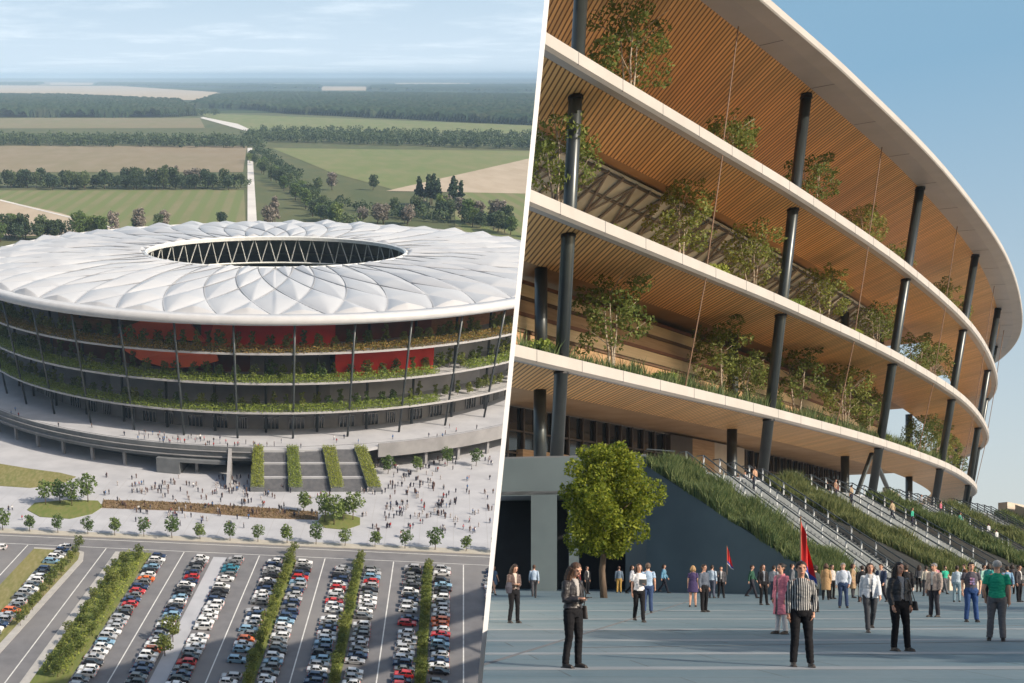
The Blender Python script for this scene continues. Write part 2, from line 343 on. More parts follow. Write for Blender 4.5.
# distant woods: lumpy canopies of hundreds of thousands of square metres
M_wood, N, L, P = nodes_of('woodland')
n = tex(N, L, 'Noise', .035, 5); c = ramp(N, L, n.outputs[0], .3, .7, (.012, .028, .020), (.04, .062, .032)); n2 = tex(N, L, 'Noise', .006, 3); c = ramp(N, L, n2.outputs[0], .5, .75, c, (.06, .065, .042))
L.new(c, P.inputs['Base Color']); P.inputs['Roughness'].default_value = 1; P.inputs['Specular IOR Level'].default_value = 0
def wood(poly_px, H, step, name='woodland', sp=3.6):
    P_ = [gl(x, y) for x, y in poly_px]; xs = [p.x for p in P_]; ys = [p.y for p in P_]
    x0, x1, y0, y1 = min(xs), max(xs), min(ys), max(ys); nx = int((x1-x0)/step)+2; ny = int((y1-y0)/step)+2
    gx, gy = np.meshgrid(x0+np.arange(nx)*step, y0+np.arange(ny)*step)
    poly = [(p.x, p.y) for p in P_]; ins = np.zeros(gx.shape, bool); j = len(poly)-1
    wob = np.sin(gx/37.)*9+np.sin(gx/11.)*5
    for i in range(len(poly)):
        xi, yi = poly[i]; xj, yj = poly[j]
        if yi != yj:
            gyw = gy+wob; c_ = ((yi > gyw) != (yj > gyw)) & (gx < (xj-xi)*(gyw-yi)/(yj-yi)+xi); ins ^= c_
        j = i
    cell = step*sp; h = np.zeros(gx.shape); ix = np.floor(gx/cell).astype(int); iy = np.floor(gy/cell).astype(int)
    for dx in (-1, 0, 1):
        for dy in (-1, 0, 1):
            a = ix+dx; b = iy+dy; r1 = np.modf(np.abs(np.sin(a*12.9898+b*78.233)*43758.5453))[0]; r2 = np.modf(np.abs(np.sin(a*39.34+b*11.135)*24634.63))[0]; r3 = np.modf(np.abs(np.sin(a*7.13+b*51.9)*9631.3))[0]
            cxx = (a+.2+.6*r1)*cell; cyy = (b+.2+.6*r2)*cell; dd = ((gx-cxx)**2+(gy-cyy)**2)/(cell*.62)**2
            h = np.maximum(h, (.55+.45*r3)*np.sqrt(np.clip(1.05-dd, .0, 1)))
    z = np.where(ins, H*(.30+.85*h), -1.0)
    idx = -np.ones(gx.shape, int); keep = ins.copy()
    for s_ in ((0, 1), (1, 0)): keep |= np.roll(ins, 1, s_[1]) | np.roll(ins, -1, s_[1])
    idx[keep] = np.arange(keep.sum()); V = np.stack([gx[keep], gy[keep], z[keep]], 1)
    q = keep[:-1, :-1] & keep[1:, :-1] & keep[:-1, 1:] & keep[1:, 1:]
    F = np.stack([idx[:-1, :-1][q], idx[:-1, 1:][q], idx[1:, 1:][q], idx[1:, :-1][q]], 1)
    me = bpy.data.meshes.new(name); me.from_pydata(V.tolist(), [], F.tolist()); me.update()
    return tag(link(name, me, M_wood, None, ML), kind='stuff')
def st(o, label, cat='woodland'): return tag(o, label, cat, kind='stuff')
st(wood([(-120, 117.5), (160, 117.5), (196, 116), (180, 104), (60, 98), (-120, 97)], 26, 6), 'dark wood edge beyond the brown strip at the left, above the farmland')
st(wood([(186, 108), (240, 108.5), (290, 114), (400, 119), (545, 126), (600, 130), (600, 98), (400, 96), (260, 95), (215, 98)], 24, 8), 'broad dark wood across the middle distance right of the pale stubble')
st(wood([(-150, 84.6), (36, 84.9), (44, 83.2), (-150, 82.6)], 22, 30), 'bluish strip of forest beyond the pale far field at the left edge')
st(wood([(96, 84.8), (180, 86.5), (318, 89), (322, 86.0), (100, 83)], 22, 30), 'bluish strip of forest between the two pale far fields')
st(wood([(368, 90.5), (600, 92), (600, 85), (372, 86)], 22, 30), 'bluish strip of forest right of the small pale far field')
st(wood([(-150, 80.5), (600, 81.5), (600, 78.8), (-150, 78.6)], 26, 70), 'faint blue forest just below the horizon')
for o in list(COL.objects): pass
# tree kinds of the farmland
KT = []
for i, (h, cr, shp) in enumerate([(17, 6.0, 'round'), (20, 6.5, 'oval'), (15, 6.2, 'round'), (22, 5.2, 'column'), (18, 6.4, 'round'), (24, 4.2, 'cone')]):
    tm, cm = make_tree('field_tree', h, cr, h*.22, 1000, 1.5, 100+i, shape=shp, trunk_r=.45, clumps=16)
    KT.append((tm, cm))
def place_tree(kind, u, v, s, label, group, leaf=None, name='tree', cat='tree', kinds=None, bark=None, M=ML, z=0):
    tm, cm = (kinds or KT)[kind]
    r = empty(name, M @ T(u, v, z, random.uniform(0, 6.28), s)); tag(r, label, cat, group)
    if not tm.materials: tm.materials.append(bark or M_bark)
    if not cm.materials: cm.materials.append(leaf or M_leafC)
    a = bpy.data.objects.new('trunk', tm); COL.objects.link(a); a.parent = r
    c = bpy.data.objects.new('crown', cm); COL.objects.link(c); c.parent = r
    if leaf and cm.materials[0] != leaf:
        c.material_slots[0].link = 'OBJECT'; c.material_slots[0].material = leaf
    return r
random.seed(3)
def line_of_trees(p0, p1, n, jx, jy, smin, smax, what, where, leafs=(None,), kinds=(0, 1, 2, 4), grp=None):
    for i in range(n):
        f = (i+.5)/n; x = p0[0]+(p1[0]-p0[0])*f; y = p0[1]+(p1[1]-p0[1])*f
        g = gl(x, y); g.x += random.uniform(-jx, jx); g.y += random.uniform(-jy, jy)
        k = random.choice(kinds); lf = random.choice(leafs)
        word = {0: 'round', 1: 'tall', 2: 'low spreading', 3: 'slender', 4: 'full', 5: 'pointed'}[k]+(' dark' if lf is M_leafD else ' grey bare' if lf is M_leafE else '')
        place_tree(k, g.x, g.y, random.uniform(smin, smax), f'{word} {what}, {ordw(i)} from the left in {where}', grp or where, lf)
line_of_trees((-6, 188), (243, 189), 40, 4, 22, .9, 1.3, 'tree', 'the belt above the striped field', (None, None, M_leafD))
line_of_trees((120, 186), (200, 187), 9, 4, 10, 1.1, 1.35, 'tree', 'the taller clump of that belt', (M_leafE, M_leafD, None), (0, 3, 4))
line_of_trees((252, 160), (334, 228), 34, 9, 8, .85, 1.15, 'tree', 'the diagonal belt right of the road', (None, None, M_leafA), grp='trees of the diagonal belt')
line_of_trees((400, 214), (500, 226), 15, 12, 14, .8, 1.25, 'tree', 'the copse behind the roof', (None, M_leafA, M_leafE))
line_of_trees((410, 204), (462, 208), 10, 8, 10, 1.15, 1.45, 'conifer', 'the dark conifer group', (M_leafD,), (5, 3))
line_of_trees((365, 222), (420, 226), 8, 10, 12, .8, 1.1, 'tree', 'the scrub left of the copse', (M_leafE, None))
line_of_trees((468, 226), (540, 240), 8, 9, 9, .8, 1.1, 'tree', 'the fringe by the white divider', (None, M_leafA))
line_of_trees((-8, 240), (108, 238), 19, 12, 14, .8, 1.15, 'tree', 'the leftmost fringe behind the roof', (None, M_leafA))
line_of_trees((112, 234), (175, 231), 6, 8, 6, .75, 1.0, 'tree', 'the sparse fringe behind the roof', (None, M_leafE))
for (x, y, s, k, lf, lb) in [(222, 226, .85, 2, None, 'low round tree alone beside the country road above the roof'), (275, 226, 1.2, 3, M_leafE, 'bare greyish tree clump just right of the country road'), (268, 228, 1.1, 4, M_leafE, 'bare greyish tree beside the road nearest the roof'),
    (373, 190, 1.0, 4, M_leafD, 'round tree standing alone in front of the tan field'), (332, 190, 1.15, 4, M_leafE, 'large rounded grey tree at the end of the diagonal belt'), (318, 192, 1.0, 0, None, 'round tree beside the large grey tree')]:
    g = gl(x, y); place_tree(k, g.x, g.y, s, lb, 'lone trees', lf)
# the belt of the middle distance, read as one mass
def belt(p0, p1, n, jy, s, label):
    cb = MB(); random.seed(n)
    for i in range(n):
        f = i/n; g = gl(p0[0]+(p1[0]-p0[0])*f, p0[1]+(p1[1]-p0[1])*f); u = g.x+random.uniform(-8, 8); v = g.y+random.uniform(-jy, jy); r = random.uniform(7, 11)*s; h = random.uniform(14, 22)*s
        leaf_cloud(cb, [((u+random.uniform(-3, 3), v+random.uniform(-3, 3), h*q), r*random.uniform(.55, .8)) for q in (.35, .55, .75)], 70, 3.4*s)
    st(cb.build('treeline', M_leafC, None, ML), label, 'treeline')
belt((-20, 144), (262, 146), 260, 70, 1.1, 'long belt of trees between the brown strip and the brown field')
belt((245, 140), (560, 149), 260, 60, 1.1, 'belt of trees behind the large green field right of the road')
belt((262, 134), (560, 141), 150, 70, 1.0, 'thin back belt of trees below the green strip')
belt((262, 165), (352, 230), 60, 14, .62, 'green undergrowth and low trees filling the diagonal belt behind its front row')
belt((-10, 187), (243, 188), 90, 16, .66, 'undergrowth filling the tree belt above the striped field')
belt((395, 216), (510, 228), 34, 16, .6, 'scrub between the trees of the copse behind the roof')
belt((-14, 236), (100, 232), 34, 12, .5, 'scrub of the fringe behind the roof at the left')
belt((330, 205), (420, 222), 22, 18, .55, 'scrub between the diagonal belt and the copse')
belt((256, 152), (300, 185), 40, 16, .8, 'far end of the diagonal tree belt')
belt((186, 116), (220, 115), 16, 40, 1.2, 'small clump of trees at the bend of the farm track')
# ------------------------------------------------------------------ forecourt and roads
def row_q(x, y): g = gl(x, y); return g.x-.148*g.y
DV = Vector((.148, 1, 0)).normalized(); DU = Vector((1, -.148, 0)).normalized()
A0 = gl(0, 535); A1 = gl(489, 557)
def rd(q, s): # q across rows, s along the rows measured from the kerb line (negative = towards the viewer)
    # intersection of row line with kerb line
    k = (A1.y-A0.y)/(A1.x-A0.x); v0 = (A0.y+k*(q-A0.x))/(1-.148*k); return Vector((q+.148*(v0+s), v0+s, 0))
M_grassd = fieldmat('dry_grass', (.20, .185, .075), (.15, .165, .06), (.26, .23, .12), sc=.12)
M_grassg = fieldmat('lawn', (.12, .16, .045), (.16, .185, .06), (.20, .19, .08), sc=.1)
M_brush = fieldmat('brown_brush', (.20, .13, .085), (.15, .12, .07), (.24, .17, .11), sc=.2)
sheetL('forecourt', [rd(-190, 5), rd(130, 5), (150, 420), (150, 560), (-260, 560), (-260, 330)], .0, M_pave)
sheetL('road', [rd(-200, -9), rd(130, -9), rd(130, 1.6), rd(-200, 1.6)], .0, M_asph)
sheetL('car_park', [rd(-200, -110), rd(130, -110), rd(130, -9), rd(-200, -9)], .0, M_asph)
# paving joints of the forecourt and its kerb
b = MB()
for k in range(64):
    s = rd(-190+5*k, 5.2); 
    if k % 1 == 0: b.prism([(s.x, s.y), (s.x+.12, s.y), (s.x+.12+7, s.y+48), (s.x+7, s.y+48)], .004, .008)
tag(b.build('paving', mat('paving_joint', (.36, .36, .37), None, 1), None, ML), kind='structure')
b = MB(); b.prism([rd(-200, 1.6).xy, rd(130, 1.6).xy, rd(130, 5).xy, rd(-200, 5).xy], 0.0, .14); tag(b.build('kerb', mat('tan_kerb', (.44, .41, .36), (.38, .36, .31), .4), None, ML), kind='structure')
M_line = mat('road_line', (.72, .72, .70), (.55, .55, .54), .6, .7)
b = MB()
for q in (8, -11.5, -30.9, -49.7, -71.6, -94.6, -118, 27.5): b.prism([rd(q-.14, -100).xy, rd(q+.14, -100).xy, rd(q+.14, -6.5).xy, rd(q-.14, -6.5).xy], .003, .006)
b.prism([rd(-200, -.2).xy, rd(130, -.2).xy, rd(130, .05).xy, rd(-200, .05).xy], .003, .006); b.prism([rd(-200, -6.1).xy, rd(130, -6.1).xy, rd(130, -5.9).xy, rd(-200, -5.9).xy], .003, .006)
tag(b.build('road_markings', M_line, None, ML), kind='structure')
# stall lines
b = MB()
STR = {'hedge': [(-1.7, 1.3), (-21, 1.3), (-40.2, 1.4)], 'path': (-60.6, 1.9)}
ROWS = [(-1.7+1.5+2.6, 1), (-1.7-1.5-2.6, -1), (-21+1.5+2.6, 1), (-21-1.5-2.6, -1), (-40.2+4.2, 1), (-40.2-4.2, -1), (-60.6+4.8, 1), (-60.6-4.8, -1), (-77.6, 1), (-106.5, 1), (17.0-1.0, 1)]
sheetL('footpath', [rd(-60.6-1.9, -100), rd(-60.6+1.9, -100), rd(-60.6+1.9, -9), rd(-60.6-1.9, -9)], .02, M_pave)
def strip(q0, q1, s0, s1, m, nm='planting_bed', z=.12):
    b = MB(); b.prism([rd(q0, s0).xy, rd(q1, s0).xy, rd(q1, s1).xy, rd(q0, s1).xy], 0, z); return tag(b.build(nm, m, None, ML), kind='structure')
for q, hw in STR['hedge']: strip(q-hw, q+hw, -100, -8.5, M_grassg)
strip(-89.0, -80.6, -100, -8.5, M_grassg); strip(-91.2, -89.02, -100, -8.6, M_kerb, 'kerb', .13)
# dry grass island with its kerb at the far left
i0 = gl(82, 551); 
isl = [gl(34, 549), gl(72, 551), gl(80, 553), gl(78, 560), gl(-20, 665), gl(-90, 665), gl(0, 585)]
sheetL('grass_island', isl, .12, M_grassd)
b = MB(); e0 = [gl(34, 549), gl(72, 551), gl(80, 553), gl(78, 560), gl(-20, 665)]; e1 = [gl(34, 547.6), gl(74, 549.4), gl(84, 552.3), gl(83, 561), gl(-12, 667)]
for i in range(4): b.prism([e0[i].xy, e1[i].xy, e1[i+1].xy, e0[i+1].xy], 0, .13)
me = b.mesh('k'); clean(me); tag(link('kerb', me, M_kerb, None, ML), kind='structure')
# grass islands and brown planting on the forecourt
def blob(pts, m, name, z=.15):
    b = MB(); P_ = [gl(x, y).xy for x, y in pts]; b.prism(P_, 0, z); me = b.mesh(name); clean(me); return tag(link(name, me, m, None, ML), kind='structure')
blob([(0, 486), (30, 488), (60, 485), (76, 477), (60, 473), (30, 469), (0, 464), (-60, 460), (-60, 486)], M_grassd, 'grass_island')
blob([(27, 510), (40, 517), (70, 519), (92, 514), (103, 507), (98, 501), (70, 500), (35, 503)], M_grassg, 'grass_island')
blob([(318, 522), (325, 528), (345, 530), (360, 525), (360, 518), (345, 514), (322, 515)], M_grassg, 'grass_island')
blob([(100, 508), (180, 511), (260, 518), (318, 520), (318, 512), (250, 507), (170, 502), (104, 500)], M_brush, 'planting_bed', .1)
# brush tufts on the brown bed
pts = []
pp = [gl(x, y).xy for x, y in [(100, 508), (180, 511), (260, 518), (318, 520), (318, 512), (250, 507), (170, 502), (104, 500)]]
while len(pts) < 2600:
    x = random.uniform(min(p[0] for p in pp), max(p[0] for p in pp)); y = random.uniform(min(p[1] for p in pp), max(p[1] for p in pp))
    if inpoly((x, y), pp): pts.append((x, y, .1))
st(link('brush', grass_mesh('brush', pts, .55, .16), leafmat('leaf_brush', (.16, .10, .06), (.26, .19, .11), .2, 0), None, ML), 'low russet brush in the long bed crossing the forecourt', 'brush')
# ------------------------------------------------------------------ small trees of forecourt and car park
KS = [make_tree('small_tree', h, cr, h*.28, 520, .55, 200+i, shape=shp, trunk_r=.12, clumps=12) for i, (h, cr, shp) in enumerate([(6.4, 2.3, 'oval'), (5.8, 2.2, 'round'), (7, 2.4, 'oval')])]
for i, x in enumerate([3, 30, 58, 88, 115, 144, 172, 200, 230, 258, 287, 316, 345, 375, 405, 435, 466, 497]):
    y = 533+22*x/489-.5; g = gl(x, y-2)
    place_tree(i % 3, g.x, g.y, random.uniform(.85, 1.1), f'small green tree, {ordw(i)} from the left in the row along the road kerb', 'street trees along the forecourt kerb', M_leafA, kinds=KS)
for i, (x, y, s, lb) in enumerate([(46, 505, 1.3, 'left tree of the clump on the rounded grass island'), (60, 503, 1.35, 'second tree of the clump on the rounded grass island'), (72, 506, 1.25, 'third tree of the clump on the rounded grass island'), (88, 502, 1.5, 'tallest tree at the right end of the rounded grass island'),
    (304, 512, 1.2, 'small tree left of the central tree island'), (325, 522, 1.4, 'left tree on the central grass island'), (334, 525, 1.5, 'front tree on the central grass island'), (343, 521, 1.3, 'middle tree on the central grass island'), (353, 520, 1.35, 'right tree on the central grass island'),
    (388, 474, 1.05, 'tree just right of the planted stairs'), (417, 472, 1.0, 'second tree right of the planted stairs'), (447, 466, 1.0, 'third tree right of the planted stairs'), (476, 466, 1.0, 'tree nearest the white divider right of the planted stairs'),
    (165, 656, 1.0, 'left tree of the pair on the white footpath'), (173, 642, 1.05, 'right tree of the pair on the white footpath')]):
    g = gl(x, y); place_tree(i % 3, g.x, g.y, s, lb, 'trees on the forecourt', M_leafB if y > 600 else M_leafA, kinds=KS)
def strip_trees(q, s0, s1, n, sc, lab, lf=M_leafB, jq=.4):
    for i in range(n):
        s = s0+(s1-s0)*(i+.5)/n; g = rd(q+random.uniform(-jq, jq), s); x, y = pxl(g)
        if x > 520 or y > 715 or x < -30: continue
        place_tree(random.randrange(3), g.x, g.y, sc*random.uniform(.8, 1.15), f'bushy shrub, {ordw(i)} from the road in {lab}', 'shrubs in '+lab, lf, kinds=KS, name='shrub', cat='shrub')
strip_trees(-1.7, -9, -78, 21, .62, 'the planted strip nearest the divider'); strip_trees(-21, -6, -80, 21, .62, 'the planted strip below the central island')
strip_trees(-40.2, -3, -82, 22, .64, 'the planted strip right of the footpath block'); strip_trees(-83.5, -9, -84, 18, .62, 'the wide planted strip at the left', jq=1.6); strip_trees(-87, -14, -84, 14, .55, 'the outer side of the wide left strip', jq=1.0)
strip_trees(-101.5, -7, -60, 12, .62, 'the edge of the dry grass island')
# hedges under these trees: ground cover
cb = MB(); np.random.seed(5)
for q, w_ in ((-1.7, 1.2), (-21, 1.2), (-40.2, 1.2), (-86, 3.0), (-83, 2.2)):
    for s in np.arange(-80, -9, 1.6):
        g = rd(q+random.uniform(-.3, .3)*w_, s); cb_c = [((g.x, g.y, .6), w_*.7)]; leaf_cloud(cb, cb_c, 34, .5)
st(cb.build('shrubbery', M_hedge, None, ML), 'low clipped shrubbery filling the strips between the parking rows', 'shrubbery')
# ------------------------------------------------------------------ cars
M_paint = objcol('car_paint', .28, .5, 2, .95, coat=.6, bump=0)
M_carglass = glassmat('car_glass', (.02, .025, .03), .05)
M_tyre = mat('tyre_rubber', (.02, .02, .02), (.03, .03, .03), 5, .8)
def car_mesh(Lc, Wc, Hc, hood, boot, deck):
    b = MB(); h = Lc/2; w = Wc/2; zb = .55*Hc+.08
    prof = [(-h+.05, .28), (-h, .5), (-h+.06, zb-.12), (-h+.25, zb-.02), (-h+hood, zb+.04), (h-boot, zb+.06), (h-.12, deck), (h, .55), (h-.05, .28)]
    n = len(prof); ys = [(-w, .0), (-w*.96, .0)]
    vs = []
    for (yy, ins) in ((-w*.90, 1), (-w, 0), (w, 0), (w*.90, 1)):
        for (x, z) in prof: vs.append((x*(1-.02*ins), yy, z if z < .6 else z+(0 if ins else -.07)))
    fs = [tuple(range(n)), tuple(range(4*n-1, 3*n-1, -1))]
    for r_ in range(3):
        for i in range(n): fs.append((r_*n+i, (r_+1)*n+i, (r_+1)*n+(i+1) % n, r_*n+(i+1) % n))
    b.add(vs, fs)
    x0, x1 = -h+hood, h-boot; t0, t1 = x0+.72, x1-(.45 if boot < .5 else .6); wi = w*.88; wt = w*.70
    g = MB(); g.hexa([(x0, -wi, zb), (x1, -wi, zb), (x1, wi, zb), (x0, wi, zb)], [(t0, -wt, Hc-.05), (t1, -wt, Hc-.05), (t1, wt, Hc-.05), (t0, wt, Hc-.05)])
    b.hexa([(t0-.06, -wt-.03, Hc-.05), (t1+.06, -wt-.03, Hc-.05), (t1+.06, wt+.03, Hc-.05), (t0-.06, wt+.03, Hc-.05)], [(t0+.15, -wt*.85, Hc), (t1-.1, -wt*.85, Hc), (t1-.1, wt*.85, Hc), (t0+.15, wt*.85, Hc)])
    for s in (-1, 1):   # pillars in body colour
        for (xb, xt) in ((x0, t0), ((x0+x1)/2, (t0+t1)/2), (x1, t1)): b.tube([(xb, s*wi*1.01, zb), (xt, s*wt*1.02, Hc-.04)], .045, 4)
        for x in (-h+.85, h-.85): b.tube([(x, s*(w-.16), .32), (x, s*(w+.01), .32)], .32, 12, 1)
        b.box((-h+.03, s*w*.66, .62), (.1, .34, .14), 0, 2); b.box((h-.02, s*w*.7, .72), (.08, .26, .16), 0, 3)
        b.box((x0+.55, s*(w+.06), zb+.05), (.16, .14, .1))
    bm_ = b.mesh('car_body'); clean(bm_); gm = g.mesh('car_windows'); clean(gm)
    for me in (bm_,):
        for m in (M_paint, M_tyre, M_white, M_red): me.materials.append(m)
    gm.materials.append(M_carglass)
    return bm_, gm
CARS = [('hatchback', car_mesh(4.1, 1.78, 1.5, 1.0, .25, .95)), ('saloon car', car_mesh(4.7, 1.82, 1.43, 1.2, .85, .92)), ('estate car', car_mesh(4.65, 1.82, 1.5, 1.15, .3, 1.0)), ('tall off-roader', car_mesh(4.5, 1.88, 1.72, 1.1, .22, 1.1))]
CCOL = [('white', (.75, .76, .77), 10), ('silver', (.42, .43, .45), 5), ('grey', (.17, .18, .19), 4), ('black', (.025, .025, .03), 5), ('dark blue', (.025, .05, .12), 4), ('pale blue', (.22, .38, .52), 1.6), ('red', (.55, .03, .03), 1.5), ('teal', (.04, .20, .28), .8), ('orange', (.75, .16, .03), .35)]
random.seed(11)
RW = ['row right of the strip nearest the divider', 'row left of the strip nearest the divider', 'row right of the second strip', 'row left of the second strip', 'row right of the third strip', 'row left of the third strip',
      'row right of the white footpath', 'row left of the white footpath', 'row beside the wide left strip', 'row left of the dry island', 'last row before the divider']
ncar = 0
for ri, (q, d) in enumerate(ROWS):
    s = -11.5 if ri != 9 else -8
    i = 0
    while s > -86:
        g = rd(q, s); x, y = pxl(g); s -= 2.66
        if y > 700 or x < -12 or x > (547-67*y/683)+10: continue
        if ri == 6 and i == 0: pass
        if random.random() < .05: continue
        nm, (bm_, gm) = random.choice(CARS); cn, cc, _ = random.choices(CCOL, [c[2] for c in CCOL])[0]
        fac_ = 0 if random.random() < .5 else math.pi
        M = ML @ T(g.x+random.uniform(-.3, .3), g.y+random.uniform(-.1, .1), 0, math.atan2(DU.y, DU.x)+fac_+random.uniform(-.03, .03))
        o = link('parked_car', bm_, None, None, M, cc); tag(o, f'{cn} {nm}, {ordw(i)} from the road, {RW[ri]}', 'car', 'cars in the car park')
        w_ = link('windows', gm, None, o)
        i += 1; ncar += 1
print('cars', ncar)
g = gl(0, 549); o = link('parked_car', CARS[0][1][0], None, None, ML @ T(g.x, g.y, 0, 0), (.75, .75, .76)); tag(o, 'white car cut by the left edge of the picture beside the kerb', 'car', 'cars in the car park'); link('windows', CARS[0][1][1], None, o)
# ================================================================== STADIUM of the aerial half
CV = 507.0; CU = -1.0
def cyl(r, a, w): return (CU+r*math.sin(a), CV-r*math.cos(a), w)     # a = 0 faces the viewer, positive to the right
ST = empty('stadium', ML @ T(CU, CV)); tag(ST, 'round stadium under a puffed white membrane roof, seen from the air', 'stadium')
STM = (ML @ T(CU, CV)).inverted() @ ML   # ML coordinates -> stadium local
def part(mb, name, m, smooth=False, parent=None, cleanup=False):
    me = mb.mesh(name, smooth)
    if cleanup: clean(me)
    me.transform(STM); o = link(name, me, m, parent or ST); return o
def ring(mb, prof, a0=0, a1=2*math.pi, n=160, mi=0):
    """revolve a closed profile [(r,w)...]"""
    k = len(prof); full = abs(a1-a0-2*math.pi) < 1e-6; cnt = n if full else n+1
    vs = [cyl(r, a0+(a1-a0)*i/n, w) for i in range(cnt) for r, w in prof]; fs = []
    for i in range(n):
        j = (i+1) % cnt
        for q in range(k): fs.append((i*k+q, j*k+q, j*k+(q+1) % k, i*k+(q+1) % k))
    if not full: fs += [tuple(range(k)), tuple((cnt-1)*k+q for q in range(k-1, -1, -1))]
    mb.add(vs, fs, mi)
def rect(r0, r1, w0, w1): return [(r0, w0), (r1, w0), (r1, w1), (r0, w1)]
# terrace floors
LV = [(18.5, 124.6), (29.0, 125.8), (39.5, 127.2)]
for w, r in LV:
    b = MB(); ring(b, [(106, w-.5), (r-.6, w-.5), (r, w-.35), (r, w+.35), (r-.35, w+.35), (r-.4, w+.1), (106, w+.1)]); part(b, 'terrace_floor', M_slab, cleanup=True)
# roof: fascia, membrane cushions, inner ring
b = MB(); ring(b, [(113, 50.4), (128, 49.6), (131.2, 49.8), (131.8, 50.6), (131.4, 52.4), (128.6, 53.0), (128.3, 52.2), (113, 52.0)], n=220); part(b, 'roof_fascia', mat('roof_edge', (.54, .55, .57), (.49, .50, .52), .3, .45), True, cleanup=True)
NS = 44
def oc(a): # oculus radius
    return 1/math.sqrt((math.sin(a)/55.5)**2+(math.cos(a)/46.5)**2)
def dia(u_, t):
    """cushion height in the diamond grid: u_ angular sector coordinate, t radial 0..1"""
    rows = [0, .16, .30, .46, .64, .82, 1.0]
    best = 1e9; p = t*2.0; s = u_
    a = (p+s*1.0); c = (p-s*1.0)
    da = abs(a-round(a)); dc = abs(c-round(c)); return min(da, dc), int(math.floor(a)), int(math.floor(c))
nr, na = 96, NS*26
vs = []; 
for j in range(nr+1):
    t = j/nr
    for i in range(na):
        an = 2*math.pi*i/na; r0 = oc(an); tt = t; r = r0+(128.2-r0)*tt
        s = i/na*NS
        # outer band: long radial petals, crossing zigzag ridges further in
        d1, ka, kc = dia(s, (1-tt)**.9)
        bump = (min(1, d1*2)**.55)
        frs = abs(s-round(s))*2; b1 = frs**.5 if tt > .0 else 0
        amp = 3.2*(.4+.6*tt)
        w = 55.8-1.0*tt-2.6*tt**3+amp*(.72*bump+.14*b1)-.5
        w += .5*math.sin(ka*2.7+kc*1.3)*bump
        if tt < .03 or tt > .985: w = min(w, 55.4-1.0*tt-2.6*tt**3)
        vs.append(cyl(r, an, w))
fs = [(j*na+i, j*na+(i+1) % na, (j+1)*na+(i+1) % na, (j+1)*na+i) for j in range(nr) for i in range(na)]
b = MB(); b.add(vs, fs); me = b.mesh('roof_membrane', True); clean(me); me.transform(STM)
if me.polygons[5000].normal.z < 0: me.flip_normals()
link('roof_membrane', me, M_membr, ST)
# seams along the ridges
b = MB()
M_seam = mat('roof_seam', (.27, .28, .30), (.22, .23, .25), 1, .6)
def seam(fn, m=40, rad=.16):
    pts = []
    for k in range(m+1):
        an, tt = fn(k/m); r0 = oc(an); r = r0+(128.2-r0)*tt; pts.append(cyl(r, an, 55.8-1.0*tt-2.6*tt**3+.05))
    b.tube(pts, rad, 4)
for k in range(NS):
    for sg in (1, -1):
        def fn(f, k=k, sg=sg):
            tt = f*.985; p = (1-tt)**.9*2.0; return (2*math.pi*((k-sg*p) / NS), tt)
        seam(fn)
part(b, 'roof_seam', M_seam)
b = MB(); vs = []
ng = 120; prof = [(-.5, 54.2), (.9, 54.0), (1.1, 55.6), (.2, 56.0), (-.5, 55.6)]
for i in range(ng):
    an = 2*math.pi*i/ng
    for dr, w in prof: vs.append(cyl(oc(an)+dr, an, w))
k = len(prof); b.add(vs, [(i*k+q, ((i+1) % ng)*k+q, ((i+1) % ng)*k+(q+1) % k, i*k+(q+1) % k) for i in range(ng) for q in range(k)]); part(b, 'roof_inner_ring', M_steelw, cleanup=True)
# V struts and lower ring hanging under the oculus
b = MB()
b.tube([cyl(oc(2*math.pi*i/96)+2, 2*math.pi*i/96, 43.6) for i in range(97)], .45, 6); part(b, 'truss_ring', M_steelw)
for i in range(44):
    a0 = 2*math.pi*i/44; b = MB(); 
    for da in (-.5, .5):
        a1 = a0+da*2*math.pi/44*.9; b.tube([cyl(oc(a0)+2, a0, 43.6), cyl(oc(a1)+.4, a1, 54)], .22, 5)
    part(b, 'roof_strut', M_steelw)
# seating bowl and pitch
b = MB(); pf = [(62, 1.0)]
for k in range(22): r = 62+k*1.0*1.9; w = 2+k*1.62; pf += [(r, w), (r+1.9, w)]
b2 = pf+[(107, pf[-1][1]), (107, pf[-1][1]-3), (64, -.2)]
ring(b, b2, n=120); part(b, 'seating_bowl', M_seat, cleanup=True)
b = MB(); b.prism([cyl(61.5, 2*math.pi*i/48, 0)[:2] for i in range(48)], .2, .6); part(b, 'pitch', F_green, cleanup=True)
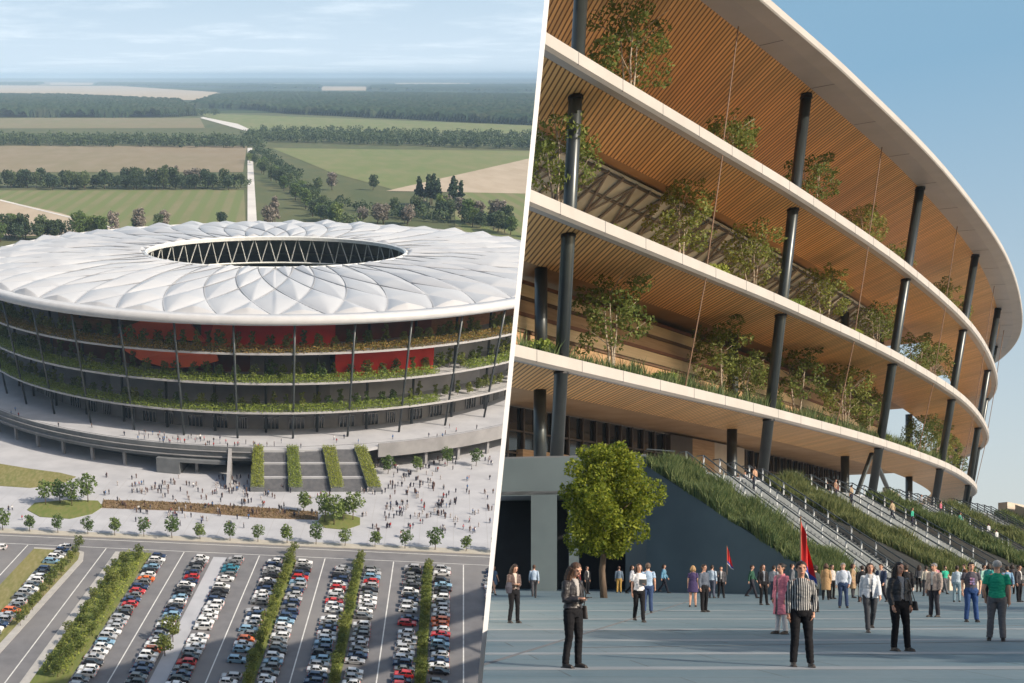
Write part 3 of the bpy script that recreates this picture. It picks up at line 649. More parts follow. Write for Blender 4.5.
# enclosure behind the terraces: coloured rear walls, storey by storey
def wall_arc(a0, a1, r, w0, w1, m, name, n=30):
    b = MB(); ring(b, rect(r-.5, r, w0, w1), a0, a1, n); return part(b, name, m, cleanup=True)
def ax(x, w, r):  # angle at which a point of radius r, height w shows at picture column x (front half)
    lo, hi = -1.45, 1.45
    for _ in range(40):
        mid = (lo+hi)/2
        if pxl(cyl(r, mid, w))[0] < x: lo = mid
        else: hi = mid
    return (lo+hi)/2
M_greyw = mat('grey_wall', (.36, .36, .40), (.27, .27, .31), .15, .7)
M_cool = mat('cool_grey_wall', (.50, .51, .57), (.40, .41, .46), .15, .6)
M_wood2 = mat('warm_wood_wall', (.38, .19, .08), (.28, .13, .05), .5, .6, stretch=(1, 1, 4))
M_brownw = mat('brown_wall', (.20, .06, .03), (.14, .05, .03), .2, .6)
segs = {0: [(-1.45, 110, M_greyw), (110, 215, M_cool), (215, 330, M_greyw), (330, 480, M_cool), (480, 700, M_greyw)],
        1: [(-400, 118, M_brownw), (118, 250, M_brownw), (250, 330, M_greyw), (330, 420, M_red), (420, 500, M_cool), (500, 700, M_greyw)],
        2: [(-400, 60, M_greyw), (60, 112, M_wood2), (112, 208, M_wood2), (208, 330, M_red), (330, 430, M_brownw), (430, 540, M_wood2), (540, 700, M_greyw)]}
for li, (w0, w1) in enumerate([(18.6, 28.3), (29.1, 38.8), (39.6, 50.3)]):
    for x0, x1, m in segs[li]:
        a0 = -1.5 if x0 < -100 or li == 0 and x0 < 0 else ax(x0, (w0+w1)/2, 109); a1 = 1.5 if x1 >= 700 else ax(x1, (w0+w1)/2, 109)
        wall_arc(a0, a1, 117.5 if m in (M_orange, M_red) else 109 if li < 2 else 110, w0, w1, m, 'rear_wall')
wall_arc(1.5, 2*math.pi-1.5, 110, 9, 50.3, M_greyw, 'rear_wall', 80)
# stand undersides: sloping red and orange seating blocks seen through the upper terraces
def slope(a0, a1, r0, w0, r1, w1, m, name='stand_underside'):
    b = MB(); ring(b, [(r0, w0), (r1, w1), (r1, w1-.6), (r0, w0-.6)], a0, a1, 16); part(b, name, m, cleanup=True)
def cylhit(x, y, r):
    d = ML3i @ Vector(((x-PX)/FPX, 1, (PY-y)/FPX)); o = Vector((0, 0, HL)); ox, oy = o.x-CU, o.y-CV
    A = d.x*d.x+d.y*d.y; B = 2*(ox*d.x+oy*d.y); C_ = ox*ox+oy*oy-r*r; t = (-B-math.sqrt(B*B-4*A*C_))/(2*A); return o+d*t
def seat_block(pts, r, m):
    b = MB(); P0 = [cylhit(x, y, r) for x, y in pts]; P1 = [p+(Vector((CU, CV, p.z))-p).normalized()*1.2 for p in P0]; n = len(P0)
    b.add(P0+P1, [tuple(range(n)), tuple(range(2*n-1, n-1, -1))]+[(i, (i+1) % n, n+(i+1) % n, n+i) for i in range(n)]); part(b, 'seating_block', m, cleanup=True)
seat_block([(116, 338), (124, 328), (140, 321), (158, 314), (180, 313), (206, 342), (180, 340)], 118.5, M_orange)
seat_block([(122, 349), (170, 351), (216, 354), (218, 361), (196, 367), (166, 368), (140, 360)], 119, M_orange)
seat_block([(66, 318), (110, 320), (112, 326), (70, 330)], 117, M_wood2)
seat_block([(214, 322), (232, 321), (236, 345), (208, 344)], 118.2, M_orange)
# ground storey behind the deck: glass doors and grey walls
wall_arc(-1.5, 1.5, 111, 9, 18, M_conc2, 'ground_storey_wall', 80)
for k in range(34):
    a = -1.35+k*.082; a_w = .05 if k % 3 else .03
    b = MB(); ring(b, rect(111, 111.25, 9.2, 13.2 if k % 2 else 14.6), a, a+a_w, 4); o = part(b, 'window', M_glassd, cleanup=True)
    b = MB()
    for q in range(5): b.box(cyl(111.4, a+a_w*q/4, 11.3), (.18, .25, 4.2), a)
    b.box(cyl(111.4, a+a_w/2, 13.3), (a_w*111, .2, .3), a); part(b, 'window_frame', M_slab, parent=o)
b = MB(); ring(b, rect(111.1, 113.5, 14.8, 15.5), -1.45, 1.45, 80); part(b, 'canopy', M_conc, cleanup=True)
# columns
for k in range(-9, 10):
    a = (k+.5)*2*math.pi/40-.028
    if abs(a) > 1.4: continue
    b = MB(); b.tube([cyl(122.6, a, 9), cyl(128.8, a, 50.2)], .4, 10); part(b, 'column', M_dark, True)
for k in range(-9, 10):
    a = (k)*2*math.pi/40-.028
    b = MB(); b.tube([cyl(115, a, 9), cyl(115, a, 50.2)], .5, 8); part(b, 'inner_column', M_dark, True)
# guard rails
M_rail = mat('rail_metal', (.10, .11, .12), None, 1, .5)
for w, r in LV+[(9.0, 135.6)]:
    b = MB(); ring(b, rect(r-.45, r-.40, w+.95, w+1.05), -1.5, 1.5, 120); part(b, 'rail', M_rail)
# podium: deck, fascia, undercroft with posts
AP0, AP1 = -1.6, 1.6
SL, SR = ax(252, 9, 136), ax(378, 9, 136)
b = MB(); ring(b, rect(105, 136, 8.2, 9.0), AP0, AP1, 120); part(b, 'podium_deck', M_pave, cleanup=True)
for a0, a1 in ((AP0, SL), (SR, AP1)):
    b = MB(); ring(b, rect(136.02, 136.5, 5.2, 10.0), a0, a1, 60); part(b, 'podium_parapet', M_conc if a0 < 0 else M_conc2, cleanup=True)
b = MB(); ring(b, rect(136.6, 137.2, 6.3, 6.6), AP0, SL, 60); ring(b, rect(136.6, 137.2, 8.3, 8.5), AP0, SL, 60); part(b, 'fascia_trim', M_conc2, cleanup=True)
b = MB(); ring(b, rect(124, 124.5, 0, 8.2), AP0, AP1, 100); part(b, 'undercroft_wall', M_conc, cleanup=True)
for k in range(40):
    a = -1.5+k*.1
    if a > 1.5 or SL-.12 < a < SR+.02: continue
    b = MB(); b.box(cyl(134.5, a, 2.65), (1.0, 1.0, 5.3), a); part(b, 'podium_post', M_conc2)
# garage entrance block left of the stairs
a0, a1 = ax(157, 2, 138), ax(232, 2, 138)
b = MB(); ring(b, rect(126, 138.5, .0, 5.3), a0, ax(180, 2, 138), 6); part(b, 'entrance_wall', M_conc, cleanup=True)
b = MB(); ring(b, rect(126, 138.5, 4.3, 5.4), ax(180, 2, 138), ax(226, 2, 138), 8); part(b, 'entrance_lintel', M_conc, cleanup=True)
b = MB(); p0, p1 = Vector(cyl(136.5, ax(228, 2, 138), 0)), gl(226, 489); n_ = Vector((1.2, 0, 0))
b.add([p0, p0+n_, p1+n_, p1, p0+Vector((0, 0, 9.6)), p0+n_+Vector((0, 0, 9.6)), p1+n_+Vector((0, 0, .4)), p1+Vector((0, 0, .4))], [(3, 2, 1, 0), (4, 5, 6, 7), (0, 1, 5, 4), (1, 2, 6, 5), (2, 3, 7, 6), (3, 0, 4, 7)]); part(b, 'ramp_wall', M_conc2, cleanup=True)
# grand stairs with four planted strips
M_hedgeb = mat('hedge_body', (.09, .12, .03), (.13, .16, .045), 1.5, .9)
top = [(254, 263), (287, 298), (322, 335), (354, 366)]; bot = [(250.5, 264), (289, 302.5), (331, 344), (368, 381.5)]
WT = 9.0; vt = 372.5; vb = 354.5
def atv(x, v, w):
    # u so that the point (u, v, w) shows at picture column x
    dep = v*CT-(w-HL)*SN; return (x-PX)/FPX*dep
def stair_block(x0t, x1t, x0b, x1b, n, name, m):
    b = MB(); A = [atv(x0t, vt, WT), atv(x1t, vt, WT), atv(x0b, vb, 0), atv(x1b, vb, 0)]
    for i in range(n):
        f0 = i/n; f1 = (i+1)/n; w1 = WT*(1-i/n)-.02
        ya, yb = vt+(vb-vt)*f0, vt+(vb-vt)*f1
        u0, u1 = A[0]+(A[2]-A[0])*f0, A[1]+(A[3]-A[1])*f0; u2, u3 = A[0]+(A[2]-A[0])*f1, A[1]+(A[3]-A[1])*f1
        b.prism([(u2, yb), (u3, yb), (u1, ya), (u0, ya)], 0, w1-WT/n)
    return part(b, name, m)
M_step = mat('dark_stone_steps', (.15, .155, .17), (.11, .115, .13), .6, .7)
edges_t = [t for p in top for t in p]; edges_b = [t for p in bot for t in p]
for i in range(3): stair_block(edges_t[1+2*i], edges_t[2+2*i], edges_b[1+2*i], edges_b[2+2*i], 48, 'stair_flight', M_step)
b = MB()
for i in range(3):
    for f in (.33, .66):
        A = [atv(edges_t[1+2*i], vt, WT), atv(edges_t[2+2*i], vt, WT), atv(edges_b[1+2*i], vb, 0), atv(edges_b[2+2*i], vb, 0)]
        ya = vt+(vb-vt)*f; u0, u1 = A[0]+(A[2]-A[0])*f, A[1]+(A[3]-A[1])*f; b.prism([(u0, ya-.5), (u1, ya-.5), (u1, ya+.5), (u0, ya+.5)], 0, WT*(1-f)+.12)
part(b, 'stair_landing', M_pave)
b = MB(); b.prism([(atv(250, 376, WT), 376), (atv(381, 376, WT), 376), (atv(366, vt, WT), vt), (atv(254, vt, WT), vt)], 8, WT-.02); b.prism([(atv(250, 383, WT), 383), (atv(381, 383, WT), 383), (atv(381, 376, WT), 376), (atv(250, 376, WT), 376)], 8, WT-.03); part(b, 'stair_head', M_pave, cleanup=True)
for i, ((a, b_), (c, d)) in enumerate(zip(top, bot)):
    q = [Vector((atv(a, vt, WT), vt, 0)), Vector((atv(b_, vt, WT), vt, 0)), Vector((atv(d, vb, 0), vb, 0)), Vector((atv(c, vb, 0), vb, 0))]
    k = MB(); k.hexa(q, [q[0]+Vector((0, 0, WT+.6)), q[1]+Vector((0, 0, WT+.6)), q[2]+Vector((0, 0, 1.3)), q[3]+Vector((0, 0, 1.3))]); part(k, 'strip_wall', M_conc, cleanup=True)
    k = MB(); z = (WT+1.7, 2.4)
    for e in range(40):
        for s in range(4):
            f = (e+.5)/40; g = (s+.5)/4; P0 = q[0].lerp(q[3], f); P1 = q[1].lerp(q[2], f); p = P0.lerp(P1, g); leaf_cloud(k, [((p.x, p.y, z[0]+(z[1]-z[0])*f-.45), .75)], 26, .34)
    o = link('hedge_strip', k.mesh('hedge'), M_hedge, None, ML); tag(o, ['leftmost green hedge strip descending beside the grand stairs', 'second green hedge strip between the stair flights', 'third green hedge strip between the stair flights', 'rightmost green hedge strip, leaning to the right beside the stairs'][i], 'hedge', 'hedge strips on the grand stairs')
# planting of the terraces
cb = MB(); cb2 = MB()
random.seed(21); np.random.seed(21)
for li, (w, r) in enumerate(LV):
    a = -1.42
    while a < 1.42:
        x = pxl(cyl(r, a, w))[0]
        bare = (li == 0 and x > 440) or (li == 1 and 440 < x < 470)
        if -20 < x < 560 and not bare:
            tgt = cb2 if li == 2 else cb
            leaf_cloud(tgt, [(cyl(r-.9, a, w+.9), 1.2), (cyl(r-3.0, a+.004, w+1.5), 1.7)], 95, .55)
        a += .0085
st(cb.build('terrace_hedge', M_hedge, None, ML), 'long bright green hedges growing along the edges of the lower terraces', 'hedge')
st(cb2.build('terrace_hedge', leafmat('leaf_autumn', (.14, .15, .035), (.34, .19, .06), .25, 0), None, ML), 'darker brownish green hedge along the edge of the top terrace', 'hedge')
KV = [make_tree('terrace_tree', h, cr, h*.2, 420, .62, 300+i, shape=shp, trunk_r=.1, clumps=9) for i, (h, cr, shp) in enumerate([(6.6, 2.1, 'oval'), (5.6, 2.3, 'round'), (7.4, 1.9, 'column')])]
LN = ['lowest planted terrace', 'middle planted terrace', 'top planted terrace']
for li, (w, r) in enumerate(LV):
    a = -1.15; i = 0
    while a < 1.05:
        x, y = pxl(cyl(r-4, a, w))
        if 560 > x > -10:
            p = cyl(r-random.uniform(3.5, 6.5), a, w+.1); lf = random.choice([M_leafB, M_leafA, M_leafB]) if x < 430 else M_leafB
            place_tree(random.randrange(3), p[0], p[1], random.uniform(.85, 1.12)*(1.0 if li else .85), f'terrace tree of the round stadium, {ordw(i)} from the left on the {LN[li]}', 'trees on the '+LN[li]+' of the round stadium', lf, kinds=KV, z=p[2], name='terrace_tree', cat='terrace tree')
            i += 1
        a += random.uniform(.028, .055)
# ------------------------------------------------------------------ crowd on forecourt and deck
def small_person(pose):
    b = MB(); s = [(.12, 0), (.04, .28)][pose % 2]; fwd = [0, .18][pose % 2]
    for sg in (-1, 1): b.tube([(sg*.10, -sg*fwd, .0), (sg*.10, -sg*fwd*.5, .45), (sg*.09, 0, .9)], [.06, .075, .1], 6, 1)
    b.tube([(0, 0, .86), (0, 0, 1.1), (0, 0, 1.35), (0, 0, 1.47)], [(.17, .12), (.16, .12), (.21, .13), (.08, .08)], 8, 0)
    for sg in (-1, 1): b.tube([(sg*.2, 0, 1.42), (sg*.25, .02+sg*fwd*.6, 1.12), (sg*.23, -.08+sg*fwd, .86)], [.06, .05, .04], 6, 0)
    b.ball((0, 0, 1.60), (.1, .11, .13), 2, 8, 6); b.ball((0, .02, 1.64), (.105, .115, .12), 3, 8, 6); return b.mesh('person', True)
M_cloth = objcol('cloth', .85, .2, 25); M_trs = mat('dark_trousers', (.03, .035, .05), (.05, .05, .07), 3, .9); M_skin = mat('skin', (.46, .25, .17), (.42, .22, .15), 8, .55); M_hairb = mat('dark_hair', (.03, .02, .015), (.06, .035, .02), 20, .6)
SP = []
for k in range(4):
    me = small_person(k)
    for m in (M_cloth, M_trs if k < 2 else mat('light_trousers', (.2, .22, .28), None, 3, .9), M_skin, M_hairb): me.materials.append(m)
    SP.append(me)
PCOL = [('dark', (.03, .03, .04)), ('black', (.015, .015, .02)), ('navy', (.02, .03, .08)), ('white', (.7, .7, .7)), ('red', (.4, .03, .03)), ('grey', (.2, .2, .22)), ('brown', (.15, .08, .05)), ('blue', (.08, .18, .4)), ('pink', (.5, .2, .22))]
CROWD = {}
def sp_place(cn, cc, p, w, where, grp, s=1.0):
    o = link('person', random.choice(SP), None, None, ML @ T(p[0], p[1], w, random.uniform(0, 6.28), s), cc); CROWD.setdefault((cn, where, grp), []).append((pxl((p[0], p[1], w))[0], o))
def name_crowd():
    for (cn, where, grp), L_ in CROWD.items():
        L_.sort(key=lambda t: t[0])
        for i, (_, o) in enumerate(L_): tag(o, f'tiny visitor in {cn}, {ordw(i)} from the left {where}', 'person', grp)
def crowd(n, region, w, where, grp):
    k = 0; tries = 0
    while k < n and tries < 5000:
        tries += 1; x = random.uniform(region[0], region[1]); y = random.uniform(region[2], region[3])
        if len(region) > 4 and not region[4](x, y): continue
        g = gl(x, y, w)
        if x > 547-67*y/683+4: continue
        for _ in range(random.choice([1, 1, 2, 3])):
            cn, cc = random.choice(PCOL); p = (g.x+random.uniform(-.8, .8), g.y+random.uniform(-.8, .8)); sp_place(cn, cc, p, w, where, grp, random.uniform(.95, 1.1)); k += 1
            if k >= n: break
free = lambda x, y: not (27 < x < 103 and 495 < y < 520) and not (-1 < x < 76 and y < 489) and not (315 < x < 362 and 512 < y < 531) and y < 533+22*x/489-5
crowd(78, (385, 500, 462, 535, free), 0, 'on the forecourt right of the stairs', 'visitors right of the stairs')
crowd(62, (120, 320, 484, 530, free), 0, 'around the long brown bed', 'visitors around the brown bed')
crowd(22, (330, 500, 500, 540, free), 0, 'near the road trees at the right', 'visitors near the road trees')
crowd(12, (0, 150, 470, 525, free), 0, 'on the left part of the forecourt', 'visitors at the left of the forecourt')
def on_deck(n, x0, x1, where, grp):
    for _ in range(n):
        x = random.uniform(x0, x1); r = random.uniform(125, 135); a = ax(x, 9, r); p = cyl(r, a, 9.02); cn, cc = random.choice(PCOL)
        if x > 547-67*430/683: continue
        sp_place(cn, cc, p, 9.02, where, grp)
on_deck(48, 135, 262, 'on the deck left of the stairs', 'visitors on the deck left of the stairs'); on_deck(16, 262, 480, 'on the deck right of the stairs', 'visitors on the deck right of the stairs'); on_deck(7, 5, 130, 'on the far left deck', 'visitors on the left deck')

name_crowd()
cm_ = [MB(), MB(), MB()]
def far_crowd(n, reg):
    k = 0
    while k < n:
        x = random.gauss((reg[0]+reg[1])/2, (reg[1]-reg[0])/4); y = random.uniform(reg[2], reg[3])
        if not free(x, y) or x > 547-67*y/683-1 or x < 100: continue
        g = gl(x, y); 
        for _ in range(random.choice([1, 2, 3])):
            b_ = random.choice(cm_); px_, py_ = g.x+random.uniform(-1, 1), g.y+random.uniform(-1, 1); h = random.uniform(.93, 1.05)
            for sg in (-1, 1): b_.tube([(px_+sg*.1, py_, 0), (px_+sg*.09, py_, .9*h)], [.07, .1], 5, 1)
            b_.tube([(px_, py_, .86*h), (px_, py_, 1.35*h), (px_, py_, 1.47*h)], [(.2, .13), (.25, .14), (.08, .08)], 6, 0); b_.ball((px_, py_, 1.6*h), .12, 1, 6, 4); k += 1
far_crowd(150, (100, 330, 476, 502)); far_crowd(50, (110, 330, 500, 522)); far_crowd(150, (330, 520, 460, 520)); far_crowd(30, (330, 500, 505, 532))
for b_, cc, nm in zip(cm_, ((.03, .03, .05), (.45, .42, .42), (.14, .09, .08)), ('dark', 'pale', 'brown')):
    me = b_.mesh('crowd', True); st(link('crowd', me, [M_cloth, M_trs], None, ML, cc), f'scattered mass of tiny visitors in {nm} clothes thronging the pale forecourt', 'crowd')
# ================================================================== PLAZA HALF (native level ground) 
# divider line of the picture: x = 547 - 67*y/683
def ray(x, y): return Vector(((x-PX)/FPX, 1, (PY-y)/FPX))
def plane_at(off):
    a = ray(547+off, 0); b = ray(480+off, 683); n = a.cross(b).normalized()
    if n.x < 0: n = -n
    return n
NR = plane_at(2.2)
CAM = Vector((0, 0, EYE))
def cut(me, keep=NR, mw=None, cap=True):
    bm = bmesh.new(); bm.from_mesh(me)
    d = [(v.co-CAM).dot(keep) for v in bm.verts]
    if min(d) >= 0: bm.free(); return True
    if max(d) <= 0: bm.free(); return False
    r = bmesh.ops.bisect_plane(bm, geom=bm.verts[:]+bm.edges[:]+bm.faces[:], plane_co=CAM, plane_no=keep, clear_inner=True, dist=1e-5)
    if cap:
        es = [e for e in bm.edges if e.is_boundary and all(abs((v.co-CAM).dot(keep)) < 1e-3 for v in e.verts)]
        try: bmesh.ops.holes_fill(bm, edges=es, sides=0)
        except Exception: pass
    bm.to_mesh(me); bm.free(); return True
# divider: a thin leaning white wall from 30 m out
a0, a1 = plane_at(-2.4), plane_at(2.4)
def onp(n, Y, z): return Vector(((-(n.y*Y+n.z*(z-EYE))/n.x), Y, z))
b = MB(); z0, z1 = -2.2, 17.6
def wrow(z):
    l, r = onp(a0, 30, z), onp(a1, 30, z); c = onp(plane_at(0), 56, z); h = (r-l)/2; return [l, r, c+h, c-h]
b.hexa(wrow(z0), wrow(z1)); me = b.mesh('dividing_wall'); clean(me)
tag(link('dividing_wall', me, mat('divider_white', (.80, .80, .80), (.77, .77, .77), .2, .7)), 'thin leaning white wall separating the aerial landscape from the paved plaza', 'wall')
# facade plan curve ------------------------------------------------------------
CP = [(-14, 48), (1, 63.5), (16.3, 79.3), (34.6, 97.7), (48.9, 112.3), (71.8, 137.2), (98.2, 169), (121, 200.5), (138.5, 228), (150, 252), (156, 272)]
def cat(P, n=12):
    out = []
    P = [Vector((*p, 0)) for p in P]; P = [2*P[0]-P[1]]+P+[2*P[-1]-P[-2]]
    for i in range(1, len(P)-2):
        for k in range(n):
            t = k/n; a, b, c, d = P[i-1:i+3]
            out.append(.5*((2*b)+(c-a)*t+(2*a-5*b+4*c-d)*t*t+(3*b-a-3*c+d)*t**3))
    out.append(P[-2]); return out
CC = cat(CP); SLn = [0]
for i in range(1, len(CC)): SLn.append(SLn[-1]+(CC[i]-CC[i-1]).length)
LEN = SLn[-1]
def cpt(s, d=0.0, z=0.0):
    s = max(0, min(LEN-1e-3, s)); i = next(k for k in range(1, len(SLn)) if SLn[k] > s); f = (s-SLn[i-1])/(SLn[i]-SLn[i-1])
    def tan(j): return (CC[min(j+1, len(CC)-1)]-CC[max(j-1, 0)]).normalized()
    p = CC[i-1].lerp(CC[i], f); t = tan(i-1).lerp(tan(i), f).normalized(); return Vector((p.x+t.y*d, p.y-t.x*d, z))
def s_at(x, d=0.0):
    lo, hi = 0, LEN-38
    for _ in range(50):
        m_ = (lo+hi)/2; p = cpt(m_, d)
        if PX+FPX*p.x/p.y < x: lo = m_
        else: hi = m_
    return (lo+hi)/2
AR = empty('arena', Matrix.Identity(4)); tag(AR, 'timber soffited arena facade with white curved terraces seen from the plaza', 'arena')
def sweep(mb, prof, s0, s1, step=2.0, mi=0):
    n = max(2, int((s1-s0)/step)); k = len(prof)
    vs = [cpt(s0+(s1-s0)*i/n, d, z) for i in range(n+1) for d, z in prof]
    fs = [(i*k+q, (i+1)*k+q, (i+1)*k+(q+1) % k, i*k+(q+1) % k) for i in range(n) for q in range(k)]+[tuple(range(k)), tuple(n*k+q for q in range(k-1, -1, -1))]
    mb.add(vs, fs, mi)
def partR(mb, name, m, parent=None, smooth=False, cleanup=True, clip=True):
    me = mb.mesh(name, smooth)
    if cleanup: clean(me)
    if clip and not cut(me): return None
    return link(name, me, m, parent or AR)
def woodmat(name, c1, c2, cgap, period):
    m, N, L, P = nodes_of(name); t = N.new('ShaderNodeTexCoord'); s = N.new('ShaderNodeSeparateXYZ'); L.new(t.outputs['Object'], s.inputs[0])
    dv = N.new('ShaderNodeMath'); dv.operation = 'DIVIDE'; L.new(s.outputs[0], dv.inputs[0]); dv.inputs[1].default_value = period
    fr_ = N.new('ShaderNodeMath'); fr_.operation = 'FRACT'; L.new(dv.outputs[0], fr_.inputs[0]); fl = N.new('ShaderNodeMath'); fl.operation = 'FLOOR'; L.new(dv.outputs[0], fl.inputs[0])
    wn_ = N.new('ShaderNodeTexWhiteNoise'); wn_.noise_dimensions = '1D'; L.new(fl.outputs[0], wn_.inputs['W'])
    n = tex(N, L, 'Noise', 1.4, 5, stretch=(4, .12, 1)); col = ramp(N, L, n.outputs[0], .3, .7, c1, c2); col = ramp(N, L, wn_.outputs[0], 0, 1.6, col, tuple(x*.55 for x in c1))
    col = ramp(N, L, fr_.outputs[0], .66, .70, col, cgap); L.new(col, P.inputs['Base Color']); P.inputs['Roughness'].default_value = .5; P.inputs['Specular IOR Level'].default_value = .3
    b_ = N.new('ShaderNodeBump'); b_.inputs['Strength'].default_value = .6; b_.inputs['Distance'].default_value = .05; b_.invert = True
    mr = N.new('ShaderNodeMapRange'); mr.inputs[1].default_value = .64; mr.inputs[2].default_value = .72; L.new(fr_.outputs[0], mr.inputs[0]); L.new(mr.outputs[0], b_.inputs['Height']); L.new(b_.outputs[0], P.inputs['Normal']); return m
M_soffit = woodmat('timber_soffit', (.95, .60, .26), (.82, .47, .18), (.20, .095, .035), .40)
M_edge = mat('cream_edge', (.46, .43, .40), (.41, .385, .355), .3, .55, bump=.02)
M_greyb = mat('grey_soffit_band', (.40, .385, .38), (.36, .35, .345), .3, .5)
M_timb = mat('timber_cladding', (.42, .27, .15), (.33, .20, .10), 1.2, .6, stretch=(.3, .3, 5), bump=.1)
M_timbd = mat('timber_shadow_gap', (.12, .07, .04), None, 1, .7)
M_cream = mat('cream_wall', (.50, .44, .36), (.44, .38, .31), .5, .7, bump=.05)
M_colm = mat('dark_green_steel', (.045, .055, .055), (.035, .042, .045), .8, .32, metal=.35, spec=.6)
M_joint = mat('panel_joint', (.16, .16, .17), None, 1, .8)
LEV = [(16.65, 0.0), (26.65, 1.9), (36.65, 3.3)]
SE = LEN-.5
S_IN = s_at(950)
for z, d in LEV:
    b = MB(); sweep(b, [(d-1.0, z-.5), (d-.25, z-.62), (d, z-.45), (d, z+.38), (d-.3, z+.45), (d-.5, z+.1), (d-1.0, z+.1)], 0, SE); sl = partR(b, 'terrace_edge', M_edge)
    b = MB(); dep = {16.65: 7.8, 26.65: 8.6, 36.65: 7.4}[z]; sweep(b, [(d-dep, z-.45), (d-.99, z-.52), (d-.99, z+.1), (d-dep, z+.1)], 0, SE); partR(b, 'timber_soffit', M_soffit)
    b = MB(); s = 3
    while s < SE: b.prism([cpt(s, d+.012).xy, cpt(s+.05, d+.012).xy, cpt(s+.05, d-.2).xy, cpt(s, d-.2).xy], z-.5, z+.40); s += 6.2
    partR(b, 'edge_joint', M_joint, sl)
zr = 46.65; dr = 7.2
b = MB(); sweep(b, [(dr-1.5, zr-.05), (dr-.1, zr-.05), (dr, zr+.05), (dr, zr+.65), (dr-1.2, zr+1.5), (dr-1.5, zr+1.5)], 0, SE); rf = partR(b, 'roof_edge', M_edge)
b = MB(); sweep(b, [(3.6, zr+.15), (dr-1.49, zr-.04), (dr-1.49, zr+1.45), (3.6, zr+1.45)], 0, SE); gb = partR(b, 'roof_soffit_band', M_greyb)
s = 2
while s < SE: b = MB(); p = [cpt(s, 5.75), cpt(s+.06, 5.75), cpt(s+.06, 3.7), cpt(s, 3.7)]; b.hexa([q+Vector((0, 0, zz)) for q, zz in zip(p, (zr-.06, zr-.06, zr+.12, zr+.12))], [q+Vector((0, 0, zr+.2)) for q in p]); partR(b, 'soffit_joint', M_joint, gb); s += 12.3
b = MB(); sweep(b, [(-26, zr+.3), (3.59, zr+.2), (3.59, zr+1.4), (-26, zr+1.4)], 0, S_IN+6); partR(b, 'timber_soffit', M_soffit)
b = MB(); sweep(b, [(-9, zr+.3), (3.59, zr+.2), (3.59, zr+1.4), (-9, zr+1.4)], S_IN+6.01, SE); partR(b, 'timber_soffit', M_soffit)
# columns
DC = lambda z: -1.7+.145*(z-9.15)
csx = [s_at(563, -.6), s_at(770, -.6)]; step = (s_at(980, -.6)-csx[1])/4.0
cols = [csx[0]-36, csx[0], csx[1]]+[s_at(880, -.6), s_at(941, -.6), s_at(969, -.6), s_at(981, -.6)]
cols += [cols[-1]+24, cols[-1]+46]
M_cap = mat('column_collar', (.02, .02, .022), None, 1, .5)
for s in cols:
    if s < 0 or s > SE: continue
    b = MB(); kk = .06 if s < csx[1]-5 else .115 if s < csx[1]+5 else .145; DCs = lambda z: -1.7+.9*(1-kk/.145)+kk*(z-9.15); b.tube([cpt(s, DCs(8.7), 8.7), cpt(s, DCs(zr+.2), zr+.2)], .5, 20); c = partR(b, 'column', M_colm, smooth=False)
    if c:
        for p in c.data.polygons: p.use_smooth = len(p.vertices) == 4
        for z in (16.05, 26.05, 36.05, 46.55):
            b = MB(); b.tube([cpt(s, DCs(z), z-.16), cpt(s, DCs(z), z+.05)], .56, 20); partR(b, 'collar', M_cap, c)
for x, z0, z1 in [(540, 9.1, 16.2), (541, 17, 26.2), (732, 9.1, 16.2), (733, 17, 26.2), (845, 9.1, 16.2), (845, 27, 36.2), (909, 9.1, 16.2), (909, 17, 26.2), (942, 9.1, 16.2), (956, 9.1, 16.2), (880, 27, 36.2), (955, 17, 26.2)]:
    s = s_at(x, -7); b = MB(); b.tube([cpt(s, -7, z0 if z0 > 10 else 8.7), cpt(s, -7, z1)], .52, 18); c = partR(b, 'inner_column', M_colm)
    if c:
        for p in c.data.polygons: p.use_smooth = len(p.vertices) == 4
for xa, za, xb, zb in [(872, 16.2, 852, 9.1), (872, 16.2, 899, 9.1), (985, 26, 972, 17)]:
    b = MB(); b.tube([cpt(s_at(xa, -3), -3, za), cpt(s_at(xb, -4.5), -4.5, zb)], .28, 8); partR(b, 'brace', M_colm)
# slender hanging rods midway between the columns
M_rod = mat('bronze_rod', (.22, .13, .08), None, 1, .5)
for i in range(len(cols)-1):
    s = (cols[i]+cols[i+1])/2
    if s < 0: continue
    for (za, da), (zb, db) in zip(LEV, LEV[1:]+[(zr, 4.6)]):
        b = MB(); b.tube([cpt(s, da-.3, za+.3), cpt(s, db-.3, zb-.3)], .06, 6); partR(b, 'hanging_rod', M_rod)
# ------------------------------ interior behind the terraces
S0 = 0
